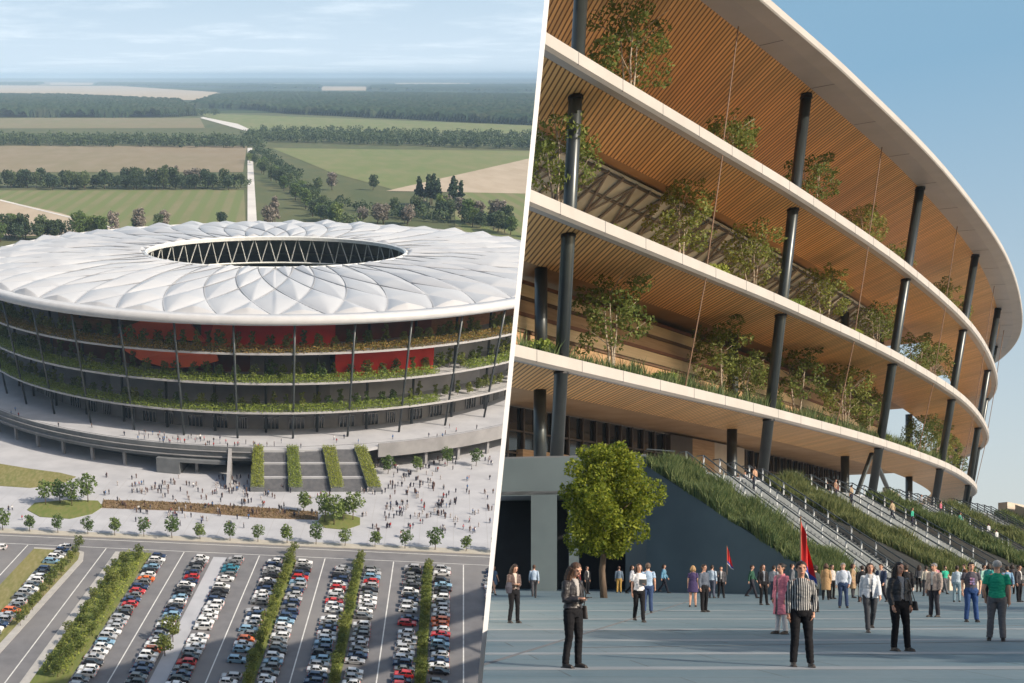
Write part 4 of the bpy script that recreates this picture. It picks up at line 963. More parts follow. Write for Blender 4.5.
# podium storey: cream wall panels with glazing
b = MB(); sweep(b, [(-14.5, 9.1), (-14, 9.1), (-14, 16.2), (-14.5, 16.2)], 0, S_IN); gw = partR(b, 'glazed_wall', M_glassd)
M_mull = mat('bronze_mullion', (.07, .055, .045), None, 1, .5)
s = 14; k = 0
while s < S_IN:
    b = MB(); b.box(cpt(s, -13.8, 12.6), (.22, .3, 7.1), math.atan2(*(cpt(s+1, -13.8)-cpt(s, -13.8)).xy.yx)); partR(b, 'mullion', M_mull, gw); s += 2.6
for z in (11.9, 13.9): b = MB(); sweep(b, [(-13.98, z), (-13.7, z), (-13.7, z+.16), (-13.98, z+.16)], 0, S_IN); partR(b, 'transom', M_mull, gw)
for x0, x1, z0, z1, m in [(520, 566, 9.1, 12.3, M_timb), (610, 668, 9.1, 11.4, M_timb), (668, 690, 9.1, 16.1, M_mull), (690, 712, 9.1, 16.1, M_timb), (712, 742, 9.1, 16.1, M_cream), (742, 770, 9.1, 11.6, M_cream), (770, 840, 9.1, 12.3, M_cream), (850, 885, 9.1, 12.5, M_timb), (885, 925, 9.1, 16, M_cream)]:
    b = MB(); sweep(b, [(-13.9, z0), (-13.2, z0), (-13.2, z1), (-13.9, z1)], s_at(x0, -13.5), s_at(x1, -13.5)); partR(b, 'wall_panel', m)
# timber stands visible on the second storey
M_bench = mat('pale_timber', (.74, .56, .34), (.64, .47, .27), 1.0, .6, stretch=(.3, .3, 5), bump=.1)
for k in range(6):
    b = MB(); z = 16.9+k*1.5; d = -7.6-k*.35; sweep(b, [(d-.7, z), (d, z), (d, z+1.12), (d-.7, z+1.12)], 0, S_IN); partR(b, 'timber_stand', M_bench if k % 2 else M_timb)
    b = MB(); sweep(b, [(d-.65, z+1.125), (d+.12, z+1.125), (d+.12, z+1.42), (d-.65, z+1.42)], 0, S_IN); partR(b, 'stand_edge', M_timbd if k % 2 == 0 else mat('red_brown', (.20, .085, .045), None, 1, .6))
b = MB(); sweep(b, [(-17.2, 16.7), (-16.8, 16.7), (-16.8, 26.1), (-17.2, 26.1)], 0, S_IN); partR(b, 'rear_wall', M_conc2)
# third storey: pale wall with inclined glass and steel lattice
M_lilac = mat('lilac_grey_wall', (.52, .50, .53), (.44, .43, .46), .2, .6)
b = MB(); sweep(b, [(-16.5, 27), (-16, 27), (-16, 36.1), (-16.5, 36.1)], 0, S_IN); partR(b, 'rear_wall', M_lilac)
M_sglass = glassmat('sky_glass', (.60, .74, .84), .3)
b = MB(); sweep(b, [(-15.9, 30), (-5.3, 36.05), (-5.4, 36.15), (-16, 30.1)], 0, s_at(860, -10)); gp = partR(b, 'roof_glazing', M_sglass)
s = 4; k = 0
while s < s_at(855, -10):
    b = MB(); b.tube([cpt(s, -15.7, 29.9), cpt(s, -5.4, 35.85)], .16, 6)
    if k % 2: b.tube([cpt(s, -5.6, 35.7), cpt(s+5, -13, 31.4)], .13, 6); b.tube([cpt(s+5, -5.6, 35.7), cpt(s, -13, 31.4)], .10, 6)
    partR(b, 'glazing_bar', M_conc2, gp, cleanup=False); s += 2.5; k += 1
for q in (.0, .2, .4, .6, .8, .98):
    b = MB(); d = -15.8+10.4*q; z = 29.85+5.95*q; sweep(b, [(d-.1, z), (d+.1, z), (d+.1, z+.22), (d-.1, z+.22)], 0, s_at(855, -10)); partR(b, 'glazing_rail', M_conc, gp)
b = MB(); sweep(b, [(-26.5, 37), (-26, 37), (-26, 46.9), (-26.5, 46.9)], 0, S_IN); partR(b, 'rear_wall', M_conc)
for (z, d), dep in zip(LEV, (7.8, 8.6, 7.4)):
    b = MB(); sweep(b, [(-17.6, z-.3), (d-dep-.02, z-.3), (d-dep-.02, z+.1), (-17.6, z+.1)], 0, S_IN+4); partR(b, 'inner_ceiling', M_timb)
# ------------------------------ podium, walls and stairs
T_ = [Vector((25, 78, 0)), Vector((40, 94.5, 0)), Vector((58.3, 114, 0)), Vector((76, 133, 0)), Vector((95, 153, 0)), Vector((118, 178, 0))]
E = Vector((.47, -.88, 0)).normalized(); Pp = Vector((-E.y, E.x, 0)).normalized(); ZP = 8.7; RUN = 13.6
M_wallt = mat('teal_grey_render', (.125, .16, .17), (.098, .13, .14), .25, .75, bump=.08, c3=(.085, .11, .12), scale3=.12)
left = [Vector((2, 81.5, 0)), Vector((16, 81.5, 0))]
# deck
b = MB(); deck = [left[0].xy, left[1].xy]+[t.xy for t in T_[:5]]+[cpt(s_at(960, -10), -10).xy]+[cpt(s, -14.4).xy for s in np.linspace(s_at(925, -14), 30, 16)]
b.prism([tuple(p) for p in deck], ZP-.5, ZP); me = b.mesh('podium_deck'); clean(me); cut(me); link('podium_deck', me, M_pave, AR)
# front wall left: parapet band, piers and deep openings
def wallseg(p, q, th, z0, z1, name, m, parent=None):
    d = (q-p).normalized(); n = Vector((-d.y, d.x, 0))*th; b = MB(); b.prism([p.xy, q.xy, (q+n).xy, (p+n).xy], z0, z1); return partR(b, name, m, parent)
L0, L1 = Vector((10, 81.5, 0)), Vector((25, 78, 0))
wallseg(L0, L1, .6, 6.6, 9.2, 'podium_parapet', M_wallt); wallseg(L0+Vector((0, .05, 0)), L1+Vector((0, .05, 0)), .7, 9.203, 9.32, 'coping', M_conc)
def ptx(x, off=0): # point on L0-L1 at picture column x
    a = (x-PX)/FPX; d = L1-L0; t = (a*L0.y-L0.x)/(d.x-a*d.y); return L0+d*t+Vector((0, off, 0))
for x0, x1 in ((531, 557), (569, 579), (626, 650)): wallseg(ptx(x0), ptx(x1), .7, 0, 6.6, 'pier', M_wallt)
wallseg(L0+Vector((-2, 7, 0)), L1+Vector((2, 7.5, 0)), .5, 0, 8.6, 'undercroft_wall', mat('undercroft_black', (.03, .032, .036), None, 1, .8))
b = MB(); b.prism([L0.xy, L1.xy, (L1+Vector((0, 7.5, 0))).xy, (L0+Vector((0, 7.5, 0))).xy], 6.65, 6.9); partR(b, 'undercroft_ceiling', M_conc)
# stair strips
GP = []
SW = 3.5
RL = [12.0, 14.0, 15.0, 14.5, 14.5, 14.5]
def RUNS(i, f): return RL[i]*(1-f)+RL[i+1]*f
stripn = ['planted strip beside the bare teal wall, nearest the tall tree', 'planted strip running down between the two nearest stair flights', 'planted strip in the middle of the stairs to the right', 'farthest planted strip low against the cream parapet']
M_gr = leafmat('leaf_fescue', (.05, .10, .04), (.25, .27, .11), .35, .1)
M_soil = mat('soil', (.05, .045, .03), (.04, .06, .03), 1, .95)
def q4(a, b_, c, d, za, zb, zc, zd, z0=0):
    return [Vector((p.x, p.y, z0)) for p in (a, b_, c, d)], [Vector((p.x, p.y, z)) for p, z in zip((a, b_, c, d), (za, zb, zc, zd))]
SG = empty('grand_stairs', T(40, 90)); tag(SG, 'broad stairs with planted ramps climbing from plaza to arena terrace', 'stairs')
SGI = T(40, 90).inverted()
def partS(mb, name, m, parent=None, cleanup=True):
    me = mb.mesh(name)
    if cleanup: clean(me)
    me.transform(SGI); return link(name, me, m, parent or SG)
for i in range(5):
    t0 = T_[i]; f0 = t0+E*(RL[i]+1.4); a, b_ = t0, t0+Pp*SW; c, d = f0+Pp*SW, f0
    lo, hi = q4(a, b_, c, d, 8.5, 8.5, .9, .9); k = MB(); k.hexa(lo, hi); partS(k, 'ramp_wall', M_wallt if i == 0 else M_cream)
    lo, hi = q4(a+Pp*.25, b_-Pp*.25, c-Pp*.25-E*.25, d+Pp*.25-E*.25, 8.7, 8.7, 1.1, 1.1, .5)
    k = MB(); k.hexa(lo, hi); partS(k, 'soil', M_soil)
    pts = []; nb = [26000, 21000, 15000, 11000, 6000][i]
    for _ in range(nb):
        f = random.random(); g = random.random(); jx = random.uniform(-.25, .25); p = t0+E*((RL[i]+1.2)*f)+Pp*(SW*g+jx); z = 8.6+(1.0-8.6)*f+.25*noise.noise(Vector((p.x*.8, p.y*.8, i))); pts.append((p.x, p.y, z))
    if i < 4: st(link('grass_strip', grass_mesh('grass', pts, .95, .03 if i < 2 else .045), M_gr), 'tall grass on the '+stripn[i], 'grass')
    else: st(link('grass_strip', grass_mesh('grass', pts, .95, .05), M_gr), 'tall grass at the far right edge above the cream parapet', 'grass')
M_stone = mat('pale_stone_steps', (.17, .19, .20), (.13, .145, .155), .8, .8)
M_post = mat('white_post', (.62, .65, .66), None, 1, .3)
NST = 45
for i in range(4):
    a = T_[i]+Pp*SW; bb = T_[i+1]; k = MB()
    w = bb-a
    for n_ in range(NST):
        z = ZP*(1-n_/NST)-ZP/NST; p0 = a+E*(RL[i]*n_/NST); p1 = bb+E*(RL[i+1]*n_/NST); q0 = a+E*(RL[i]*(n_+1)/NST); q1 = bb+E*(RL[i+1]*(n_+1)/NST)
        if z > .01: k.prism([q0.xy, q1.xy, p1.xy, p0.xy], max(0, z-.9), z)
    partS(k, 'stair_flight', M_stone)
    nl = 5
    for r in range(nl+1):
        f = r/nl; base = a.lerp(bb, .03+.94*f); k = MB(); h = 1.0
        RR_ = RUNS(i, .03+.94*f); pt = lambda u: base+E*(RR_*u)+Vector((0, 0, ZP*(1-u)))
        k.tube([pt(-.05)+Vector((0, 0, h-.45)), pt(0)+Vector((0, 0, h)), pt(1)+Vector((0, 0, h)), pt(1.05)+Vector((0, 0, h+.3))], .05, 6); rl = partS(k, 'handrail', M_dark)
        k = MB(); k.tube([pt(0)+Vector((0, 0, h*.5)), pt(1)+Vector((0, 0, h*.5))], .025, 5); partS(k, 'mid_rail', M_dark, rl)
        for u in np.linspace(0, 1, 8):
            k = MB(); k.box(pt(u)+Vector((0, 0, h*.5)), (.09, .09, h), 0); partS(k, 'rail_post', M_post if i < 3 else M_dark, rl)
# deck edge balustrade on the left and right
for p, q in ((Vector((25.2, 78.6, 0)), Vector((27.6, 80.0, 0))),):
    b = MB(); b.tube([p+Vector((0, 0, 9.7)), q+Vector((0, 0, 9.7))], .04, 6); partR(b, 'deck_rail', M_dark)
# cream parapet ramp at the far right
WRP = tag(empty('parapet_wall', T(100, 150)), 'low cream curved parapet wall at the far right edge behind the stairs', 'wall')
b = MB(); a, c = T_[4]+Pp*SW, Vector((150, 205, 0)); lo, hi = q4(a, c, c+Vector((0, 2, 0)), a+Vector((0, 2, 0)), 10.4, 9.6, 9.6, 10.4); b.hexa(lo, hi)
p0, p1 = a+E*1, a+E*17+Pp*3; w_ = Vector((38, 40, 0)); lo, hi = q4(p1, p1+w_, p0+w_, p0, 3.2, 2.6, 9.0, 10.0); b.hexa(lo, hi)
me = b.mesh('parapet'); clean(me); me.transform(T(100, 150).inverted()); link('parapet', me, M_cream, WRP)
# plaza paving
def plazamat():
    m, N, L, P = nodes_of('plaza_paving'); t = N.new('ShaderNodeTexCoord'); mp = N.new('ShaderNodeMapping'); L.new(t.outputs['Object'], mp.inputs[0]); mp.inputs['Rotation'].default_value = (0, 0, R(4))
    br = N.new('ShaderNodeTexBrick'); L.new(mp.outputs[0], br.inputs['Vector']); br.inputs['Scale'].default_value = 1; br.inputs['Brick Width'].default_value = 3.2; br.inputs['Row Height'].default_value = 1.6; br.inputs['Mortar Size'].default_value = .022
    br.inputs['Color1'].default_value = (.085, .145, .18, 1); br.inputs['Color2'].default_value = (.11, .175, .21, 1); br.inputs['Mortar'].default_value = (.035, .05, .06, 1)
    n = tex(N, L, 'Noise', .5, 6, stretch=(.25, 1, 1)); col = ramp(N, L, n.outputs[0], .35, .7, br.outputs[0], (.17, .215, .24)); n2 = tex(N, L, 'Noise', 6, 5); mx = N.new('ShaderNodeMix'); mx.data_type = 'RGBA'; mx.blend_type = 'MULTIPLY'; mx.inputs[0].default_value = 1
    L.new(col, mx.inputs[6]); L.new(ramp(N, L, n2.outputs[0], .3, .7, (.86, .86, .86), (1, 1, 1)), mx.inputs[7]); L.new(mx.outputs[2], P.inputs['Base Color']); P.inputs['Roughness'].default_value = .62; P.inputs['Specular IOR Level'].default_value = .4
    b_ = N.new('ShaderNodeBump'); b_.inputs['Strength'].default_value = .12; L.new(n2.outputs[0], b_.inputs['Height']); L.new(b_.outputs[0], P.inputs['Normal']); return m
b = MB(); b.add([(-20, 4, 0), (400, 4, 0), (400, 100, 0), (210, 205, 0), (122, 182, 0), (95, 153, 0), (40, 130, 0), (-20, 130, 0)], [tuple(range(8))]); me = b.mesh('pavement'); cut(me, cap=False); tag(link('pavement', me, plazamat()), kind='structure')
b = MB(); j0, j1 = grf(470, 669), grf(690, 601); d = (j1-j0).normalized(); n_ = Vector((-d.y, d.x, 0))*.05
b.prism([(j0-n_).xy, (j1-n_).xy, (j1+n_).xy, (j0+n_).xy], .004, .008)
for y in (648, 632):
    p, q = grf(560, y), grf(1060, y-7); b.prism([(p-Vector((0, .03, 0))).xy, (q-Vector((0, .03, 0))).xy, (q+Vector((0, .03, 0))).xy, (p+Vector((0, .03, 0))).xy], .004, .007)
me = b.mesh('drain_slot'); clean(me); cut(me, cap=False); tag(link('paving_joint', me, M_joint), kind='structure')
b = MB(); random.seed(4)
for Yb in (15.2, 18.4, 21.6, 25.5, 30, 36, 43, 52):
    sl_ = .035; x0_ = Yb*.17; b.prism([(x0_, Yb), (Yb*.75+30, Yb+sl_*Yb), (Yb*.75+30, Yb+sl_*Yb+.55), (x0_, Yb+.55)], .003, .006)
me = b.mesh('paving'); clean(me); cut(me, cap=False); tag(link('paving', me, mat('sun_streak_band', (.26, .28, .30), (.20, .225, .245), .6, .7, bump=.05)), kind='structure')  # paler paving strips with the streaks of sunlight put into their colour
# grass along the planted terrace edge
def edge_grass(z, d0, d1, n, s0, s1, bh, bw):
    pts = []
    while len(pts) < n:
        s = random.uniform(s0, s1); p = cpt(s, random.uniform(d0, d1), z)
        if (p-CAM).dot(NR) > .3: pts.append(tuple(p))
    return grass_mesh('grass', pts, bh, bw)
SA = s_at(505)
st(link('terrace_grass', edge_grass(16.7, -4.5, -.5, 26000, SA, s_at(955), 1.5, .05), M_gr), 'dark green grass spilling over the lowest white terrace edge', 'grass')
# ------------------------------ planting on the terraces
KB = [make_tree('terrace_birch', h, cr, h*.32, 2300, .24, 400+i, stems=ns, shape='oval', trunk_r=.11, clumps=34, squash=.8, rc=.62) for i, (h, cr, ns) in enumerate([(7.6, 2.7, 3), (8.4, 2.5, 2), (6.6, 2.6, 3), (7.8, 2.1, 2)])]
KU = [make_bush('bush', 1.3, 1.9, 900, .26, 450), make_bush('bush', 1.6, 1.7, 900, .28, 451)]
random.seed(31)
WT_ = ['spreading', 'tall', 'low', 'slim']
def tt(x, li, k, s, dd=-3.6, label=None):
    z, d = LEV[li]; s_ = s_at(x, d+dd); p = cpt(s_, d+dd, z+.1)
    if (p-CAM).dot(NR) < 3.2*s:
        if (p-CAM).dot(NR) < .0: return
    r = place_tree(k, p.x, p.y, s*1.08, label, 'trees on the arena terraces', M_leafB, kinds=KB, bark=M_birch, M=I4, z=p.z); cutkids(r)
def cutkids(r):
    for ch in r.children:
        M = ch.parent.matrix_world; vs = np.array([(M @ v.co)[:] for v in ch.data.vertices]); d = (vs-np.array(CAM)) @ np.array(NR)
        if d.min() < 0:
            me = ch.data.copy(); me.transform(M); cut(me, cap=False); me.transform(M.inverted()); ch.data = me
            if ch.name.startswith('crown'): ch.material_slots[0].link = 'OBJECT'; ch.material_slots[0].material = M_leafB
TL = ['lowest planted terrace', 'second terrace', 'top terrace']
spots = {2: [(629, 0, 1.15), (732, 2, 1.0), (812, 1, .9), (862, 0, .95), (898, 2, .8), (942, 1, .95), (960, 3, .9), (978, 0, .9), (993, 2, .9)],
         1: [(558, 0, 1.1), (681, 1, 1.05), (752, 0, 1.0), (824, 1, 1.0), (877, 0, .95), (916, 1, .95), (932, 0, 1.0), (962, 3, 1.0), (975, 0, .9), (988, 1, .9)],
         0: [(612, 0, 1.12), (722, 1, 1.05), (745, 2, .9), (797, 1, 1.1), (845, 0, 1.15), (868, 3, 1.0), (921, 0, .95), (934, 1, 1.05), (948, 3, 1.0), (962, 2, 1.0), (976, 1, .9)]}
for li, L_ in spots.items():
    for i, (x, k, s) in enumerate(L_): tt(x, li, k, s, -3.6 if i % 2 == 0 else -4.6, f'{WT_[k]} pale stemmed tree, {ordw(i)} from the left on the {TL[li]} above the stairs')
for i, (x, li, k, s) in enumerate([(540, 0, 0, 1.0), (665, 0, 1, 1.0), (772, 0, 0, 1.0), (820, 0, 1, .9), (880, 0, 0, 1.0), (905, 0, 1, 1), (616, 1, 1, .9), (715, 1, 0, 1.0), (793, 1, 0, 1.0), (850, 1, 1, .9), (905, 1, 0, .9), (890, 2, 1, .9), (928, 0, 0, 1)]):
    z, d = LEV[li]; p = cpt(s_at(x, d-2.2), d-2.2, z+.2); o = link('bush', KU[k], None, None, T(p.x, p.y, p.z, i, s)); 
    if not KU[k].materials: KU[k].materials.append(M_hedge)
    tag(o, f'rounded bright green bush, number {i+1} along the {TL[li]} edge' if False else f'rounded bright bush on the {TL[li]}, {ordw([0,1,2,3,4,5,0,1,2,3,4,0,6][i])} bush from the left', 'bush', 'bushes on the arena terraces')
# big leafy tree on the plaza
tm, cm = make_tree('plaza_tree', 8.5, 2.55, 2.0, 24000, .17, 78, shape='round', trunk_r=.2, clumps=75, squash=1.0, rc=.6)
tm.materials.append(M_bark); cm.materials.append(leafmat('leaf_plaza', (.07, .12, .012), (.29, .32, .035), .45, 0))
p = grf(604, 598); r = empty('tree', T(p.x, p.y)); tag(r, 'tall bright green leafy tree standing on the plaza before the dark openings', 'tree'); a = link('trunk', tm, None, r); c = link('crown', cm, None, r)
# ================================================================== PEOPLE on the plaza
M_clothR = objcol('fabric', .85, .2, 60, .8, bump=.3); M_leather = objcol('leather', .42, .45, 40, .8, bump=.3); M_shoe = mat('shoe', (.02, .018, .018), (.05, .04, .035), 20, .5)
M_eye = mat('eye_dark', (.02, .015, .012), None, 1, .3); M_lip = mat('lip', (.42, .13, .11), None, 1, .5); M_hairR = objcol('hair', .55, .4, 120, .55, bump=.6)
def stripemat():
    m, N, L, P = nodes_of('striped_cloth'); t = N.new('ShaderNodeTexCoord'); s = N.new('ShaderNodeSeparateXYZ'); L.new(t.outputs['Object'], s.inputs[0])
    a = N.new('ShaderNodeMath'); a.operation = 'MULTIPLY'; L.new(s.outputs[0], a.inputs[0]); a.inputs[1].default_value = 30; f = N.new('ShaderNodeMath'); f.operation = 'FRACT'; L.new(a.outputs[0], f.inputs[0])
    L.new(ramp(N, L, f.outputs[0], .68, .74, (.018, .02, .028), (.55, .54, .52)), P.inputs['Base Color']); P.inputs['Roughness'].default_value = .8; return m
M_stripe = stripemat()
def remeshed(mb, vox, name, sm=3, fold=0):
    me = mb.mesh('tmp'); o = bpy.data.objects.new('tmp', me); COL.objects.link(o)
    r = o.modifiers.new('r', 'REMESH'); r.mode = 'VOXEL'; r.voxel_size = vox; r.use_smooth_shade = True
    s = o.modifiers.new('s', 'SMOOTH'); s.iterations = sm; s.factor = .5
    dg = bpy.context.evaluated_depsgraph_get(); dg.update(); out = bpy.data.meshes.new_from_object(o.evaluated_get(dg)); out.name = name
    bpy.data.objects.remove(o); bpy.data.meshes.remove(me)
    if fold:
        co = [v.co.copy() for v in out.vertices]; nr_ = [v.normal.copy() for v in out.vertices]
        for v, c, n_ in zip(out.vertices, co, nr_): v.co = c+n_*fold*(noise.noise(Vector((c.x*16, c.y*16, c.z*26)))+.6*noise.noise(Vector((c.x*9+5, c.y*9, c.z*11))))
        out.update()
    return out
POSES = {
 'stand': dict(al=((.16, .04, -1), (.03, -.22, -1)), ar=((-.16, .04, -1), (-.03, -.22, -1)), legs=((.10, -.02, .50), (.12, .03, .08)), legr=((-.09, .0, .50), (-.10, -.02, .08))),
 'hips': dict(al=((.20, .05, -1), (.0, -.3, -1)), ar=((-.16, .05, -1), (.10, -.30, -.9)), legs=((.12, -.05, .50), (.17, -.02, .08)), legr=((-.07, .0, .50), (-.08, .04, .08))),
 'phone': dict(al=((.14, .02, -1), (-.55, -.75, .05)), ar=((-.14, -.05, -1), (.45, -.85, .12)), legs=((.10, -.03, .50), (.12, .0, .08)), legr=((-.08, .01, .50), (-.12, .05, .08))),
 'pocket': dict(al=((.28, .12, -1), (-.18, -.35, -.9)), ar=((-.15, .04, -1), (-.02, -.2, -1)), legs=((.11, -.02, .50), (.14, -.04, .08)), legr=((-.09, .01, .50), (-.11, .04, .08))),
 'walk': dict(al=((.14, -.22, -1), (.02, -.55, -.9)), ar=((-.14, .30, -1), (-.03, .05, -1)), legs=((.09, .07, .50), (.09, .34, .17)), legr=((-.09, -.14, .50), (-.09, -.26, .08))),
 'tablet': dict(al=((.16, .0, -1), (-.45, -.85, .10)), ar=((-.15, .10, -1), (-.03, -.1, -1)), legs=((.08, -.10, .50), (.07, -.18, .08)), legr=((-.08, .05, .50), (-.07, .22, .12))),
 'hold': dict(al=((.16, .03, -1), (.03, -.2, -1)), ar=((-.12, -.15, -1), (.05, -.95, .35)), legs=((.10, -.02, .50), (.14, -.06, .08)), legr=((-.09, .01, .50), (-.13, .05, .08))),
}
def body_points(pose, fem):
    P = POSES[pose]; sw = .148 if fem else .178; J = {}
    for s, ka, kl in ((1, 'al', 'legs'), (-1, 'ar', 'legr')):
        sh = Vector((s*sw, .01, 1.395)); u = Vector(P[ka][0]).normalized(); f = Vector(P[ka][1]).normalized()
        el = sh+u*.285; wr = el+f*.245; J[s] = dict(sh=sh, el=el, wr=wr, hd=f, hip=Vector((s*.092, 0, .93)), kn=Vector(P[kl][0]), an=Vector(P[kl][1]))
    return J
def build_person(idx, pose='stand', fem=True, top='jacket', bottom='trousers', hair='long', vox=.014, collar=True, look=0.0, open_front=True):
    """one template person; returns the empty with body and clothes as children (facing -Y)"""
    J = body_points(pose, fem); r = empty('person', T(0, 0)); out = {}
    hr = .92 if fem else 1.0
    b = MB()   # ---- body
    b.tube([(0, 0, .86), (0, 0, .96), (0, .005, 1.08), (0, 0, 1.25), (0, .005, 1.36), (0, .01, 1.43), (0, .01, 1.47)], [(.13, .09), (.155, .11), (.12*hr+.01, .09), (.145, .105), (.135, .095), (.08, .065), (.055, .055)], 16)
    b.tube([(0, .015, 1.44), (0, 0, 1.50), (0, -.01, 1.56)], [.058*hr, .053*hr, .055], 12)
    hx, hy, hz = 0, -.012, 1.625
    b.ball((hx, hy+.012, hz+.02), (.076, .094, .10), 0, 18, 12); b.tube([(hx, hy-.035, hz-.105), (hx, hy-.03, hz-.06), (hx, hy-.02, hz)], [(.030, .03), (.052, .05), (.066, .07)], 12)
    b.tube([(hx, hy-.088, hz+.02), (hx, hy-.105, hz-.022), (hx, hy-.088, hz-.032)], [.010, .015, .010], 8)     # nose
    b.tube([(hx-.022, hy-.080, hz-.062), (hx+.022, hy-.080, hz-.062)], [.010, .010], 8)                       # mouth
    b.tube([(hx-.05, hy-.068, hz+.035), (hx+.05, hy-.068, hz+.035)], [.014, .014], 8)                         # brow
    for s in (-1, 1):
        b.ball((s*.078, .01, hz-.005), (.010, .018, .03), 0, 8, 6)
        j = J[s]; b.tube([(s*.06, .01, 1.425), j['sh'], j['sh'].lerp(j['el'], .5), j['el'], j['el'].lerp(j['wr'], .35), j['wr']], [.05, .052*hr, .044*hr, .037*hr, .036*hr, .024*hr], 10)
        f = j['hd']; side = Vector((s, 0, 0)); side = (side-f*side.dot(f)).normalized(); nrm = f.cross(side).normalized()
        pal = j['wr']+f*.085; b.tube([j['wr']-f*.02, j['wr']+f*.03, pal], [(.022, .022), (.030, .016), (.036, .014)], 8)
        fr = Vector((0, -1, 0)); fr = (fr-f*fr.dot(f)); fr = fr.normalized() if fr.length > .2 else side
        inw = -side if abs(side.x) > .2 else nrm
        for q, ln in zip((-1.5, -.5, .5, 1.5), (.062, .075, .07, .055)):
            o_ = pal+fr*q*.019-f*.012; c1 = o_+f*ln*.55+inw*.006; c2 = c1+f*ln*.42+inw*.022; b.tube([o_, c1, c2], [.0085, .008, .0068], 6)
        th = j['wr']+f*.03-fr*-.028; b.tube([j['wr']+f*.02+fr*.018, j['wr']+f*.055+fr*.046, j['wr']+f*.088+fr*.05+inw*.012], [.012, .0105, .008], 6)
        b.tube([j['hip']+Vector((0, 0, .02)), j['hip'].lerp(j['kn'], .45), j['kn'], j['kn'].lerp(j['an'], .35)+Vector((0, .012, 0)), j['an']], [.082, .074, .052, .052, .034], 12)
        b.tube([j['an']+Vector((0, .03, -.04)), j['an']+Vector((0, -.04, -.045)), j['an']+Vector((s*.01, -.14, -.06))], [(.032, .035), (.036, .03), (.034, .018)], 8)
    me = remeshed(b, vox*.72, 'body', 1)
    me.materials.append(M_skinR); me.materials.append(M_eye); me.materials.append(M_lip)
    mi = [0]*len(me.polygons)
    for p in me.polygons:
        c = p.center
        if c.y < -.07 and c.z > 1.5:
            if abs(abs(c.x-hx)-.030) < .013 and abs(c.z-(hz+.012)) < .008: mi[p.index] = 1
            elif abs(abs(c.x-hx)-.030) < .02 and abs(c.z-(hz+.036)) < .005: mi[p.index] = 1
            elif abs(c.x-hx) < .024 and abs(c.z-(hz-.062)) < .009: mi[p.index] = 2
    me.polygons.foreach_set('material_index', mi); me.polygons.foreach_set('use_smooth', [True]*len(me.polygons))
    link('body', me, None, r)
    # ---- trousers / skirt
    if bottom in ('trousers', 'jeans', 'shorts'):
        b = MB(); ex = .010 if bottom == 'trousers' and fem else .013
        b.tube([(0, 0, .84), (0, 0, .92), (0, 0, 1.0), (0, .003, 1.06)], [(.12+ex, .09+ex), (.160+ex, .115+ex), (.150+ex, .105+ex), (.125+ex, .092+ex)], 16)
        for s in (-1, 1):
            j = J[s]; lo = j['an']+Vector((0, 0, -.01))
            if bottom == 'shorts': pts = [j['hip']+Vector((0, 0, .02)), j['hip'].lerp(j['kn'], .5), j['kn']]; rr = [.09+ex, .085+ex, .07+ex]
            else: pts = [j['hip']+Vector((0, 0, .02)), j['hip'].lerp(j['kn'], .45), j['kn'], j['kn'].lerp(j['an'], .35)+Vector((0, .01, 0)), lo]; rr = [.085+ex, .077+ex, .056+ex, .054+ex, .040+ex*1.6]
            b.tube(pts, rr, 12)
        me = remeshed(b, vox, 'trousers', 2, .007); o = link('trousers', me, M_clothR, r)
    # ---- tops
    sleeve = {'jacket': 1.0, 'coat': 1.0, 'shirt': 1.0, 'tee': .0, 'dress': .0, 'longcoat': 1.0}[top]
    def topmesh(ex, zlo, slv, voxf=1.0, fl=0.0):
        b = MB(); w = 0 if fem else .012
        st_ = [(zlo, .155+ex+fl, .115+ex+fl*.6)] if zlo < .99 else []
        st_ += [(1.0, .150+ex+fl*.6, .108+ex), (1.09, .125+ex+w, .095+ex), (1.22, .146+ex+w, .110+ex), (1.32, .140+ex+w, .110+ex), (1.40, .108+ex+w, .085+ex), (1.47, .066+ex*.5, .066+ex*.5)]
        if zlo >= .99: st_[0] = (zlo, .150+ex, .108+ex)
        b.tube([(0, .003, z) for z, _, _ in st_], [(a, c) for _, a, c in st_], 18)
        for s in (-1, 1):
            j = J[s]; 
            if slv >= 1: b.tube([(s*.06, .01, 1.415), j['sh'], j['sh'].lerp(j['el'], .5), j['el'], j['el'].lerp(j['wr'], .4), j['wr']-j['hd']*.01], [.045+ex*.5, .050+ex*.9, .046+ex*.9, .041+ex*.8, .039+ex*.8, .031+ex*.8], 10)
            else: b.tube([(s*.06, .01, 1.415), j['sh'], j['sh'].lerp(j['el'], .35), j['sh'].lerp(j['el'], .62)], [.045+ex*.5, .051+ex, .050+ex, .050+ex*1.2], 10)
        return remeshed(b, vox*voxf, 'top', 2, .009)
    if top in ('tee', 'shirt'):
        o = link('shirt', topmesh(.013, .93, sleeve), M_clothR, r)
    elif top == 'dress':
        b = topmesh(.010, .62, 0, 1, .05); o = link('dress', b, M_clothR, r)
    else:
        sh_ = topmesh(.008, .92, 0); o = link('shirt', sh_, M_clothR, r)
        ln = {'jacket': .98, 'coat': .86, 'longcoat': .48}[top]; jm = topmesh(.024, ln, 1, 1, .03 if top == 'longcoat' else .012)
        if open_front:
            bm = bmesh.new(); bm.from_mesh(jm); kill = []
            for f in bm.faces:
                c = f.calc_center_median(); wd = .035+.03*max(0, (c.z-1.15))/.3
                if abs(c.x) < wd and c.y < -.05 and f.normal.y < -.2: kill.append(f)
                elif c.z > 1.44 and abs(c.x) < .07 and c.y < 0: kill.append(f)
            bmesh.ops.delete(bm, geom=kill, context='FACES'); bm.to_mesh(jm); bm.free()
        o = link('jacket' if top == 'jacket' else 'coat', jm, M_clothR, r)
        b = MB()   # collar and lapels
